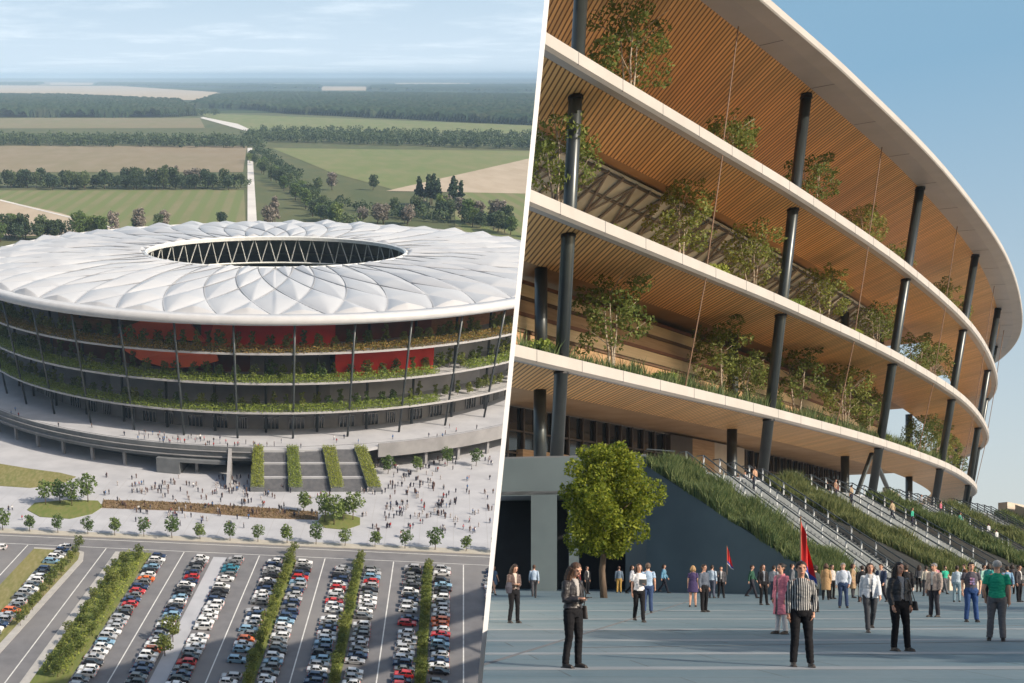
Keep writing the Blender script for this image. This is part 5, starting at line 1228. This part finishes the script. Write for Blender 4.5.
        for s in (-1, 1): b.tube([(0, .075, 1.48), (s*.06, .05, 1.475), (s*.08, -.02, 1.445), (s*.055, -.115, 1.34), (s*.048, -.13, 1.20)], [(.02, .012), (.022, .012), (.026, .012), (.03, .010), (.012, .008)], 6)
        c = remeshed(b, .008, 'collar', 1); link('collar', c, M_clothR, o)
    # ---- hair
    b = MB()
    hc = (0, .012, hz+.038)
    b.ball(hc, (.088, .098, .092), 0, 18, 12)
    if hair == 'long':
        for k in range(9):
            a = -2.2+k*.55; x = math.sin(a)*.078; y = .02+math.cos(a)*.075
            b.tube([(x, y, hz+.03), (x*1.15, y+.015, hz-.06), (x*1.35, y+.02+(0 if abs(x) < .05 else -.02), hz-.17), (x*1.3, y+.01-(.05 if y < 0 else 0), hz-.27-.02*(k % 3))], [.032, .036, .032, .012], 7)
    elif hair == 'bun':
        b.ball((0, .12, hz+.05), .045, 0, 10, 8); b.ball((0, .05, hz-.01), (.078, .06, .08), 0, 10, 8)
    elif hair == 'short':
        b.ball((0, .035, hz+.0), (.084, .075, .09), 0, 12, 8); b.tube([(-.04, -.062, hz+.085), (.045, -.062, hz+.095)], [.025, .028], 8)
    elif hair == 'mid':
        for k in range(7):
            a = -1.9+k*.63; x = math.sin(a)*.08; y = .02+math.cos(a)*.075; b.tube([(x, y, hz+.03), (x*1.15, y+.01, hz-.05), (x*1.15, y-.005, hz-.125)], [.034, .036, .018], 7)
    hm = remeshed(b, .009, 'hair', 1)
    bm = bmesh.new(); bm.from_mesh(hm)   # open the face
    kill = [v for v in bm.verts if v.co.y < -.035 and abs(v.co.x) < .062 and v.co.z < hz+.062 and v.co.z > hz-.14]
    bmesh.ops.delete(bm, geom=kill, context='VERTS')
    for v in bm.verts:
        n = noise.noise(v.co*55)*.006; v.co += v.normal*n
    bm.to_mesh(hm); bm.free(); link('hair' if hair != 'cap' else 'cap', hm, M_hairR, r)
    if hair == 'cap':
        b = MB(); b.tube([(0, -.07, hz+.055), (0, -.15, hz+.045)], [(.07, .01), (.055, .008)], 10); link('cap_peak', b.mesh('peak'), M_hairR, r)
    # ---- shoes
    for s in (-1, 1):
        j = J[s]; b = MB(); a = j['an']; z = a.z-.08
        b.tube([(a.x, a.y+.045, z+.045), (a.x, a.y, z+.05), (a.x+s*.008, a.y-.09, z+.04), (a.x+s*.014, a.y-.165, z+.03)], [(.036, .042), (.042, .046), (.044, .036), (.034, .022)], 10)
        if hair in ('long',): b.tube([(a.x, a.y+.01, z+.04), (a.x, a.y+.01, z+.2)], [.046, .05], 10)
        b.box((a.x+s*.006, a.y-.055, z+.010), (.084, .25, .02)); link('shoe', remeshed(b, .010, 'shoe', 1), M_shoe, r)
    if pose in ('phone', 'pocket'):
        ang = .42 if pose == 'phone' else .12; piv = Vector((0, .01, 1.49))
        for ch in r.children:
            if ch.name.split('.')[0] in ('body', 'hair', 'cap', 'cap_peak'):
                for v in ch.data.vertices:
                    w = max(0, min(1, (v.co.z-1.46)/.09)) if ch.name.startswith('body') else max(.35, min(1, (v.co.z-1.34)/.2))
                    if ch.name.startswith('body') and (w == 0 or abs(v.co.x) > .12): continue
                    d_ = v.co-piv; d_.rotate(Matrix.Rotation(ang*w, 3, 'X')); v.co = piv+d_
    return r
m, N, L, P = nodes_of('skin_smooth'); n = tex(N, L, 'Noise', 14, 3); oi = N.new('ShaderNodeObjectInfo'); mx = N.new('ShaderNodeMix'); mx.data_type = 'RGBA'; mx.blend_type = 'MULTIPLY'; mx.inputs[0].default_value = 1
L.new(ramp(N, L, n.outputs[0], .3, .7, (.95, .9, .9), (1, 1, 1)), mx.inputs[7]); L.new(oi.outputs['Color'], mx.inputs[6]); L.new(mx.outputs[2], P.inputs['Base Color']); P.inputs['Roughness'].default_value = .5; P.inputs['Subsurface Weight'].default_value = .08; M_skinR = m
SK = [(.56, .32, .22), (.50, .27, .18), (.38, .19, .12)]
BLK = (.012, .012, .015)
def dress_up(r, top, bot, hair=(.04, .022, .014), inner=(.5, .5, .5), skin=0, shoe=None, stripe=False, leather=False):
    for c in r.children:
        k = c.name.split('.')[0]
        if k == 'body': c.color = (*SK[skin], 1)
        elif k in ('jacket', 'coat'):
            c.color = (*top, 1)
            for q in c.children: q.color = (*[min(1, t*1.2+.01) for t in top], 1)
        elif k == 'shirt': c.color = (*(inner if any(x.name.startswith(('jacket', 'coat')) for x in r.children) else top), 1)
        elif k == 'dress': c.color = (*top, 1)
        elif k == 'trousers': c.color = (*bot, 1)
        elif k in ('hair', 'cap', 'cap_peak'): c.color = (*hair, 1)
        m_ = None
        if stripe and k == 'shirt': m_ = M_stripe
        if leather and k in ('jacket',): m_ = M_leather
        if m_: c.material_slots[0].link = 'OBJECT'; c.material_slots[0].material = m_
        if leather and k == 'jacket':
            for q in c.children: q.material_slots[0].link = 'OBJECT'; q.material_slots[0].material = M_leather
TPL = {}
USED = set()
GRPP = 'people on the plaza'
def who(key, x, yf, face, label, z=0.0, H=1.0, Y=None, grp=GRPP, **kw):
    """key = (pose, fem, top, bottom, hair[, vox])"""
    if key not in TPL:
        TPL[key] = build_person(len(TPL), key[0], key[1], key[2], key[3], key[4], key[5] if len(key) > 5 else .016)
    p = grf(x, yf, z) if Y is None else gr(x, Y, z)
    if Y is None: p.z = z
    M = T(p.x, p.y, z, face, H)
    if key not in USED: r = TPL[key]; r.matrix_world = M; USED.add(key)
    else: r = dup(TPL[key], M)
    tag(r, label, 'person', grp); dress_up(r, **kw); return r, M
N1 = .0105
# face angle: 0 looks at the viewer, positive turns towards the right of the picture
bagM = mat('bag_leather', (.035, .03, .03), (.06, .05, .05), 12, .5, bump=.2)
def held(mb, name, m, M, label, cat, smooth=True, vox=None):
    me = remeshed(mb, vox, name, 1) if vox else mb.mesh(name, smooth)
    return tag(link(name, me, m, None, M), label, cat)
# nearest five
r, M = who(('phone', True, 'jacket', 'trousers', 'long', N1), 573, 668, .55, 'woman with long brown hair looking down at her hands, dark leather jacket and shoulder bag', H=.995, top=(.035, .032, .036), bot=BLK, hair=(.09, .045, .025), inner=(.40, .38, .37), leather=True)
b = MB(); b.tube([(.24, .03, 1.02), (.24, .03, .80)], [(.035, .10), (.05, .13)], 12); bag = held(b, 'shoulder_bag', bagM, M, 'dark shoulder bag at the side of the woman looking at her hands', 'bag', vox=.012)
b = MB(); b.tube([(.27, .02, 1.0), (.20, -.10, 1.25), (.06, -.06, 1.475), (-.06, .05, 1.47), (.10, .14, 1.3), (.26, .06, 1.0)], .009, 5); link('strap', b.mesh('strap'), bagM, bag)
b = MB(); b.box((0.0, -.315, 1.165), (.07, .13, .012)); held(b, 'phone', M_eye, M, 'small dark phone in the hands of the woman in the leather jacket', 'phone', False)
r, M = who(('pocket', True, 'shirt', 'trousers', 'bun', N1), 801, 667, -.25, 'person in a black and white striped shirt and black trousers standing before the red flag', H=1.0, top=(.1, .1, .1), bot=BLK, hair=(.02, .014, .01), skin=1, stripe=True)
r, M = who(('hips', True, 'jacket', 'trousers', 'long', .0115), 899, 651, .1, 'woman with loose dark hair in a dark open jacket, grey top and black boots', H=1.0, top=(.022, .024, .03), bot=BLK, hair=(.018, .012, .01), inner=(.22, .24, .27), leather=True)
b = MB(); b.tube([(.30, .0, .98), (.31, .0, .80)], [(.04, .10), (.05, .13)], 12); bag = held(b, 'handbag', bagM, M, 'dark handbag hanging from the shoulder of the woman in the dark open jacket', 'bag', vox=.012)
b = MB(); b.tube([(.30, -.05, .97), (.19, -.06, 1.3), (.14, .0, 1.47), (.2, .08, 1.3), (.30, .05, .97)], .008, 5); link('strap', b.mesh('strap'), bagM, bag)
r, M = who(('pocket', False, 'tee', 'trousers', 'cap', .0115), 997, 641, 2.6, 'man seen from behind in a green shirt, grey trousers and pale cap', H=1.03, top=(.02, .33, .20), bot=(.13, .13, .14), hair=(.45, .45, .44))
r, M = who(('stand', True, 'longcoat', 'trousers', 'bun', .013), 781, 634, -1.2, 'woman in a long pink coat and white trousers with a dark bun', H=1.0, top=(.72, .24, .30), bot=(.62, .60, .60), hair=(.02, .012, .01), inner=(.5, .3, .3))
r, M = who(('walk', True, 'coat', 'trousers', 'mid', .013), 870, 632, -.3, 'woman in a white jacket and dark grey trousers beside the dark jacketed woman', H=1.0, top=(.66, .70, .74), bot=(.05, .055, .065), hair=(.05, .03, .02))
r, M = who(('phone', True, 'jacket', 'trousers', 'long', N1), 514, 623, .3, 'woman in a beige top and brown jacket carrying a folded coat, left of the plaza', H=1.0, top=(.10, .065, .06), bot=BLK, hair=(.03, .015, .01), inner=(.58, .50, .44))
b = MB(); b.tube([(-.20, -.10, 1.18), (-.26, -.16, 1.05), (-.24, -.14, .88)], [(.09, .06), (.12, .08), (.08, .05)], 10); held(b, 'folded_coat', M_trs, M, 'dark folded coat over the arm of the woman in the brown jacket', 'coat', vox=.014)
r, M = who(('tablet', True, 'tee', 'trousers', 'mid', .013), 639, 622, .0, 'woman in a white short sleeved shirt walking with a tablet in her hand', H=1.0, top=(.72, .72, .74), bot=BLK, hair=(.06, .03, .02))
b = MB(); b.box((.02, -.30, 1.20), (.24, .02, .17), .2); held(b, 'tablet', M_glassd, M, 'flat tablet carried by the woman in the white short sleeved shirt', 'tablet', False)
r, M = who(('pocket', False, 'tee', 'jeans', 'short', .013), 971, 622, -.3, 'man in a dark grey printed tee and blue jeans', H=1.03, top=(.085, .08, .10), bot=(.03, .07, .20), hair=(.02, .015, .01))
b = MB()
for k, (xx, zz, ww, hh) in enumerate([(-.03, 1.27, .06, .05), (.035, 1.25, .05, .07), (0, 1.18, .12, .05), (-.04, 1.12, .05, .04), (.04, 1.11, .06, .05)]): b.box((xx, -.142+(.004 if zz < 1.2 else 0), zz), (ww, .006, hh))
pr = link('shirt_print', b.mesh('shirt_print'), mat('shirt_print', (.16, .20, .42), (.45, .20, .28), 14, .8), r)
r, M = who(('stand', False, 'coat', 'jeans', 'cap', .014), 934, 617, -1.1, 'man in a beige jacket, dark trousers and grey knitted hat facing the stairs', H=1.02, top=(.36, .30, .27), bot=(.03, .03, .04), hair=(.22, .22, .23), open_front=False) if False else who(('stand', False, 'coat', 'jeans', 'cap', .014), 934, 617, -1.1, 'man in a beige jacket, dark trousers and grey hat facing the stairs', H=1.02, top=(.36, .30, .27), bot=(.03, .03, .04), hair=(.22, .22, .23))
r, M = who(('stand', False, 'tee', 'jeans', 'short'), 648, 613, 2.8, 'man in a pale blue shirt and jeans behind the woman with the tablet', H=1.03, top=(.34, .46, .62), bot=(.04, .07, .16), hair=(.12, .08, .06))
r, M = who(('stand', False, 'shirt', 'trousers', 'short'), 704, 612, .5, 'man in a grey blue striped shirt and black trousers near the teal wall', H=1.0, top=(.10, .12, .16), bot=BLK, hair=(.03, .02, .015))
r, M = who(('stand', True, 'dress', 'none', 'mid'), 693, 607, 2.7, 'blond woman in a short purple dress with bare legs', H=.98, top=(.06, .045, .12), bot=BLK, hair=(.42, .26, .12))
r, M = who(('pocket', False, 'shirt', 'jeans', 'short'), 843, 608, -.4, 'man in a pale shirt and blue jeans, grey hair, behind the pink coat', H=1.04, top=(.50, .56, .66), bot=(.035, .06, .13), hair=(.3, .28, .27))
# the others on the plaza
MID = [
 (534, 598, ('walk', False, 'shirt', 'trousers', 'short'), 3.0, 'man in a light blue shirt and grey trousers seen from behind, before the dark opening', dict(top=(.38, .48, .62), bot=(.06, .06, .07), hair=(.10, .05, .03))),
 (494, 595, ('walk', True, 'dress', 'none', 'mid'), .4, 'girl in a blue and dark dress beside the white divider', dict(top=(.08, .14, .24), bot=BLK, hair=(.05, .03, .02))),
 (587, 594, ('stand', False, 'coat', 'jeans', 'short'), .6, 'person in black standing just left of the tall tree trunk', dict(top=(.03, .03, .035), bot=BLK)),
 (577, 596, ('stand', True, 'longcoat', 'trousers', 'mid'), 2.2, 'person in a dark red coat left of the tall tree trunk', dict(top=(.16, .03, .04), bot=BLK)),
 (619, 593, ('stand', False, 'shirt', 'trousers', 'short'), 2.9, 'man in a slate shirt and ochre trousers right of the tree trunk', dict(top=(.13, .18, .24), bot=(.40, .25, .07), hair=(.12, .07, .05))),
 (632, 595, ('walk', True, 'jacket', 'trousers', 'long'), 1.2, 'person in white top and dark trousers beyond the woman with the tablet', dict(top=(.4, .42, .48), bot=BLK)),
 (664, 593, ('walk', True, 'coat', 'trousers', 'mid'), 1.0, 'woman in a blue top and dark trousers striding along the teal wall', dict(top=(.12, .28, .42), bot=(.02, .02, .03))),
 (712, 598, ('pocket', False, 'shirt', 'jeans', 'short'), 2.4, 'man in a light blue shirt standing near the small flag', dict(top=(.45, .55, .68), bot=(.08, .09, .13))),
 (721, 598, ('hold', False, 'coat', 'jeans', 'short'), -.2, 'man in dark grey holding up a small red flag', dict(top=(.07, .07, .08), bot=BLK)),
 (763, 605, ('hips', True, 'jacket', 'trousers', 'long'), .1, 'woman in a black jacket standing left of the pink coat', dict(top=(.018, .018, .022), bot=BLK, inner=(.2, .22, .26))),
 (774, 600, ('stand', False, 'shirt', 'jeans', 'short'), 2.2, 'man in a grey shirt half hidden behind the pink coat', dict(top=(.30, .32, .36), bot=(.05, .06, .09))),
 (815, 612, ('hips', False, 'coat', 'jeans', 'short'), -2.6, 'man in an olive black jacket right behind the striped shirt', dict(top=(.05, .06, .06), bot=BLK)),
 (826, 600, ('stand', True, 'longcoat', 'trousers', 'mid'), 2.6, 'woman in a long camel coat between striped shirt and jeans man', dict(top=(.42, .27, .14), bot=BLK, hair=(.10, .05, .03))),
 (832, 599, ('stand', True, 'shirt', 'trousers', 'bun'), .3, 'woman in a pale top and dark trousers behind the jeans man', dict(top=(.55, .50, .46), bot=BLK)),
 (853, 598, ('stand', True, 'longcoat', 'trousers', 'mid'), .8, 'woman in a long tan coat behind the white jacket', dict(top=(.36, .25, .15), bot=(.05, .05, .06), hair=(.06, .03, .02))),
 (862, 602, ('stand', False, 'coat', 'jeans', 'short'), 2.9, 'man in a black jacket left of the white jacketed woman', dict(top=(.025, .026, .03), bot=BLK)),
 (881, 604, ('walk', False, 'coat', 'jeans', 'short'), -1.0, 'man in a navy jacket between the white and dark jacketed women', dict(top=(.03, .045, .09), bot=(.03, .03, .04))),
 (906, 611, ('stand', False, 'coat', 'jeans', 'short'), 2.7, 'person in black close behind the woman in the dark open jacket', dict(top=(.02, .02, .024), bot=BLK)),
 (919, 592, ('stand', True, 'jacket', 'trousers', 'long'), 2.9, 'woman in dark grey standing between dark jacket and grey hat', dict(top=(.08, .08, .09), bot=BLK)),
 (926, 596, ('stand', False, 'shirt', 'trousers', 'short'), 2.9, 'man in a cream shirt near the stair foot behind the grey hat', dict(top=(.55, .5, .42), bot=(.05, .05, .06))),
 (945, 594, ('walk', False, 'tee', 'trousers', 'short'), .2, 'boy in a bright green shirt behind the man with the grey hat', dict(top=(.04, .42, .28), bot=(.12, .12, .13))),
 (957, 602, ('stand', True, 'shirt', 'trousers', 'bun'), 2.6, 'woman in a pale blue shirt with a red bag left of the printed tee', dict(top=(.42, .52, .60), bot=(.22, .32, .38))),
 (984, 598, ('stand', False, 'shirt', 'jeans', 'short'), .4, 'man in a white and green shirt behind the printed tee', dict(top=(.30, .5, .44), bot=(.10, .12, .18))),
 (989, 600, ('stand', True, 'coat', 'trousers', 'mid'), 2.0, 'woman in a turquoise jacket left of the man in the cap', dict(top=(.05, .32, .30), bot=BLK)),
 (1007, 604, ('walk', False, 'shirt', 'trousers', 'short'), 2.9, 'man in a blue shirt and black trousers right of the man in the cap', dict(top=(.20, .34, .50), bot=BLK)),
 (1019, 602, ('stand', False, 'coat', 'jeans', 'short'), .5, 'man in a black waistcoat and white sleeves at the right edge', dict(top=(.05, .05, .06), bot=BLK, inner=(.7, .7, .7))),
 (792, 597, ('walk', False, 'coat', 'jeans', 'short'), 1.4, 'man in a grey coat far behind the flag', dict(top=(.14, .15, .17), bot=BLK)),
 (806, 594, ('stand', True, 'jacket', 'trousers', 'long'), 2.7, 'woman in a red jacket far behind the striped shirt', dict(top=(.30, .04, .04), bot=BLK)),
 (900+36, 592, ('stand', True, 'shirt', 'trousers', 'bun'), 2.9, 'woman in pink near the stair foot', dict(top=(.5, .22, .26), bot=BLK)),
 (964, 594, ('walk', False, 'coat', 'jeans', 'short'), -1.5, 'man in a brown jacket walking before the stair foot', dict(top=(.17, .09, .05), bot=(.05, .05, .07))),
 (1012, 594, ('stand', True, 'longcoat', 'trousers', 'mid'), 2.9, 'woman in a dark coat far behind the blue shirt', dict(top=(.05, .045, .05), bot=BLK)),
 (605+80, 597, ('walk', False, 'shirt', 'trousers', 'short'), .9, 'man in a white shirt far behind the purple dress', dict(top=(.6, .62, .66), bot=(.03, .03, .04))) if False else
 (752, 598, ('walk', False, 'shirt', 'trousers', 'short'), .9, 'man in a dark green shirt walking left of the black jacketed woman', dict(top=(.03, .09, .06), bot=(.03, .03, .04))),
]
for x, yf, key, fa, lb, kw in MID: who(key, x, yf, fa, lb, H=random.uniform(.97, 1.05), **kw)
# flags
M_flagr = mat('flag_red', (.55, .02, .02), (.42, .015, .015), 2, .7); M_flagb = mat('flag_blue', (.03, .06, .30), None, 2, .7); M_flagw = mat('flag_white', (.65, .65, .66), None, 2, .7)
def flag(base, hp, L_, Hf, label, face):
    r = empty('flag', T(*base, face)); tag(r, label, 'flag'); b = MB(); b.tube([(0, 0, 0), (0, 0, hp)], .014, 8); b.build('pole', M_rod, r)
    n, m_ = 18, 20
    def P_(i, j):
        u = i/n; v = j/m_; dr = u*(.55+.45*v)     # hanging cloth: gathers towards the pole as it drops
        return (L_*u*(.35+.35*v)+.01, .05*math.sin(u*9+v*2)*(.3+u), hp-.03-Hf*v-.55*Hf*u*(1-.35*v))
    for name, j0, j1, mm in (('flag_cloth', 0, 16, M_flagr), ('blue_stripe', 16, 19, M_flagb), ('white_stripe', 19, 20, M_flagw)):
        vs = [P_(i, j) for j in range(j0, j1+1) for i in range(n+1)]; fs = [(j*(n+1)+i, j*(n+1)+i+1, (j+1)*(n+1)+i+1, (j+1)*(n+1)+i) for j in range(j1-j0) for i in range(n)]
        if name == 'flag_cloth': mb_ = MB(); mb_.add(vs, fs); par = mb_.build(name, mm, r, smooth=True)
        else: mb_ = MB(); mb_.add(vs, fs); mb_.build(name, mm, r, smooth=True)
p = grf(800.5, 655); flag((p.x, p.y, 1.05), 1.55, .42, .95, 'red flag with a dark blue band hanging furled from its pole behind the striped shirt', .1)
p = grf(722, 599); flag((p.x+.12, p.y-.35, 1.25), 1.5, .45, .9, 'small red flag on a pole held by the man in dark grey', .1)
# people on the stairs and the terrace
UP = [(711, 9, 112, 'person in a green top leaning on the balustrade above the teal wall', (.05, .35, .25)), (724, 9, 112, 'person in black on the terrace between green top and white tops', (.03, .03, .035)), (728, 9, 113, 'person in brown on the terrace beside the black figure', (.14, .08, .05)),
      (738, 9, 110, 'person in white on the terrace left of the leaning column', (.6, .62, .64)), (745, 9, 106, 'person in a pale shirt at the head of the first stairs', (.5, .52, .56)), (827, 9, 118, 'person in black on the terrace behind the second planted strip', (.025, .025, .03)),
      (802, 9, 122, 'person in dark grey far back on the terrace', (.08, .08, .09)), (838, 9, 121, 'person in red brown on the terrace behind the second strip', (.2, .06, .04))]
keysU = [('stand', False, 'shirt', 'jeans', 'short'), ('stand', False, 'coat', 'jeans', 'short'), ('stand', True, 'shirt', 'trousers', 'bun'), ('walk', False, 'coat', 'jeans', 'short')]
for i, (x, z, Y, lb, c) in enumerate(UP): who(keysU[i % 4], x, 0, random.uniform(-3, 3), lb, z=ZP, Y=Y, grp='people on the terrace and stairs', top=c, bot=(.03, .03, .04))
def on_stairs(fi, f, u, key, lb, c):
    a = (T_[fi]+Pp*SW).lerp(T_[fi+1], f); n_ = int(u*NST); p = a+E*(RUNS(fi, f)*(n_+.5)/NST); z = ZP*(1-n_/NST)-ZP/NST
    r = who(key, 0, 0, random.choice([.7, 3.6]), lb, z=z, Y=1, grp='people on the terrace and stairs', top=c, bot=(.03, .03, .05))[0]; r.location = (p.x, p.y, z)
for k, (fi, f, u, c, lb) in enumerate([(0, .62, .12, (.5, .3, .2), 'person in tan near the top of the first stair flight'), (1, .30, .12, (.30, .18, .12), 'person in brown high on the second stair flight'), (1, .42, .16, (.4, .3, .2), 'person in beige beside the brown figure on the second flight'),
     (1, .72, .30, (.42, .33, .22), 'person in a light tan coat midway down the second flight'), (1, .88, .36, (.05, .38, .26), 'person in green midway down the second flight'), (2, .25, .15, (.25, .25, .28), 'person in grey high on the third flight'), (2, .55, .18, (.5, .15, .2), 'person in pink high on the third flight'), (2, .50, .35, (.05, .3, .22), 'person in dark green on the third flight'),
     (2, .72, .55, (.6, .62, .62), 'person in white on the third flight above the crowd'), (2, .85, .45, (.55, .56, .6), 'person in a pale shirt low on the third flight'), (3, .15, .55, (.12, .08, .06), 'person in dark brown on the far flight'), (3, .35, .6, (.03, .03, .04), 'person in black on the far flight'), (3, .7, .5, (.6, .6, .6), 'person in white at the right edge of the far flight')]):
    on_stairs(fi, f, u, keysU[k % 4], lb, c)
# templates never placed do not exist: every template is moved by its first use
# ================================================================== unseen trees added right of and behind the viewer to shade the plaza
tm, cm = make_tree('shade_tree', 13, 4.6, 4.0, 3200, .6, 501, shape='round', trunk_r=.3, clumps=30)
tm.materials.append(M_bark); cm.materials.append(M_leafA)
for i, (x, y, s) in enumerate([(10, -4, 1.0), (27, 12, .95), (46, 30, 1.0), (24, -14, 1.1), (40, -2, 1.0), (56, 14, 1.1), (72, 30, 1.1)]):
    r = empty('tree', T(x, y, 0, i*1.3, s)); tag(r, f'unseen broad plane tree added for shade, {ordw(i)} of its kind beside the plaza', 'tree', 'unseen plane trees added for shade')
    for me, nm in ((tm, 'trunk'), (cm, 'crown')): o = bpy.data.objects.new(nm, me); COL.objects.link(o); o.parent = r
# ================================================================== air
HAZE = 6e-5
b = MB(); q_ = math.atan(.29*CT); e1 = Vector((math.cos(q_), -math.sin(q_))); e2 = Vector((math.sin(q_), math.cos(q_))); A_ = e1*170-e2*600; b.prism([A_, A_+e2*52000, A_+e2*52000-e1*48000, A_-e1*48000], -6, 172); me = b.mesh('haze')
m = bpy.data.materials.new('haze'); m.use_nodes = True; N = m.node_tree.nodes; L = m.node_tree.links; N.clear(); o_ = N.new('ShaderNodeOutputMaterial'); v = N.new('ShaderNodeVolumePrincipled')
v.inputs['Density'].default_value = HAZE; v.inputs['Color'].default_value = (.50, .72, 1.0, 1); v.inputs['Anisotropy'].default_value = -.25; L.new(v.outputs[0], o_.inputs['Volume'])
tag(link('haze', me, m, None, ML), 'pale blue haze filling the air over the far farmland', 'haze', kind='stuff')
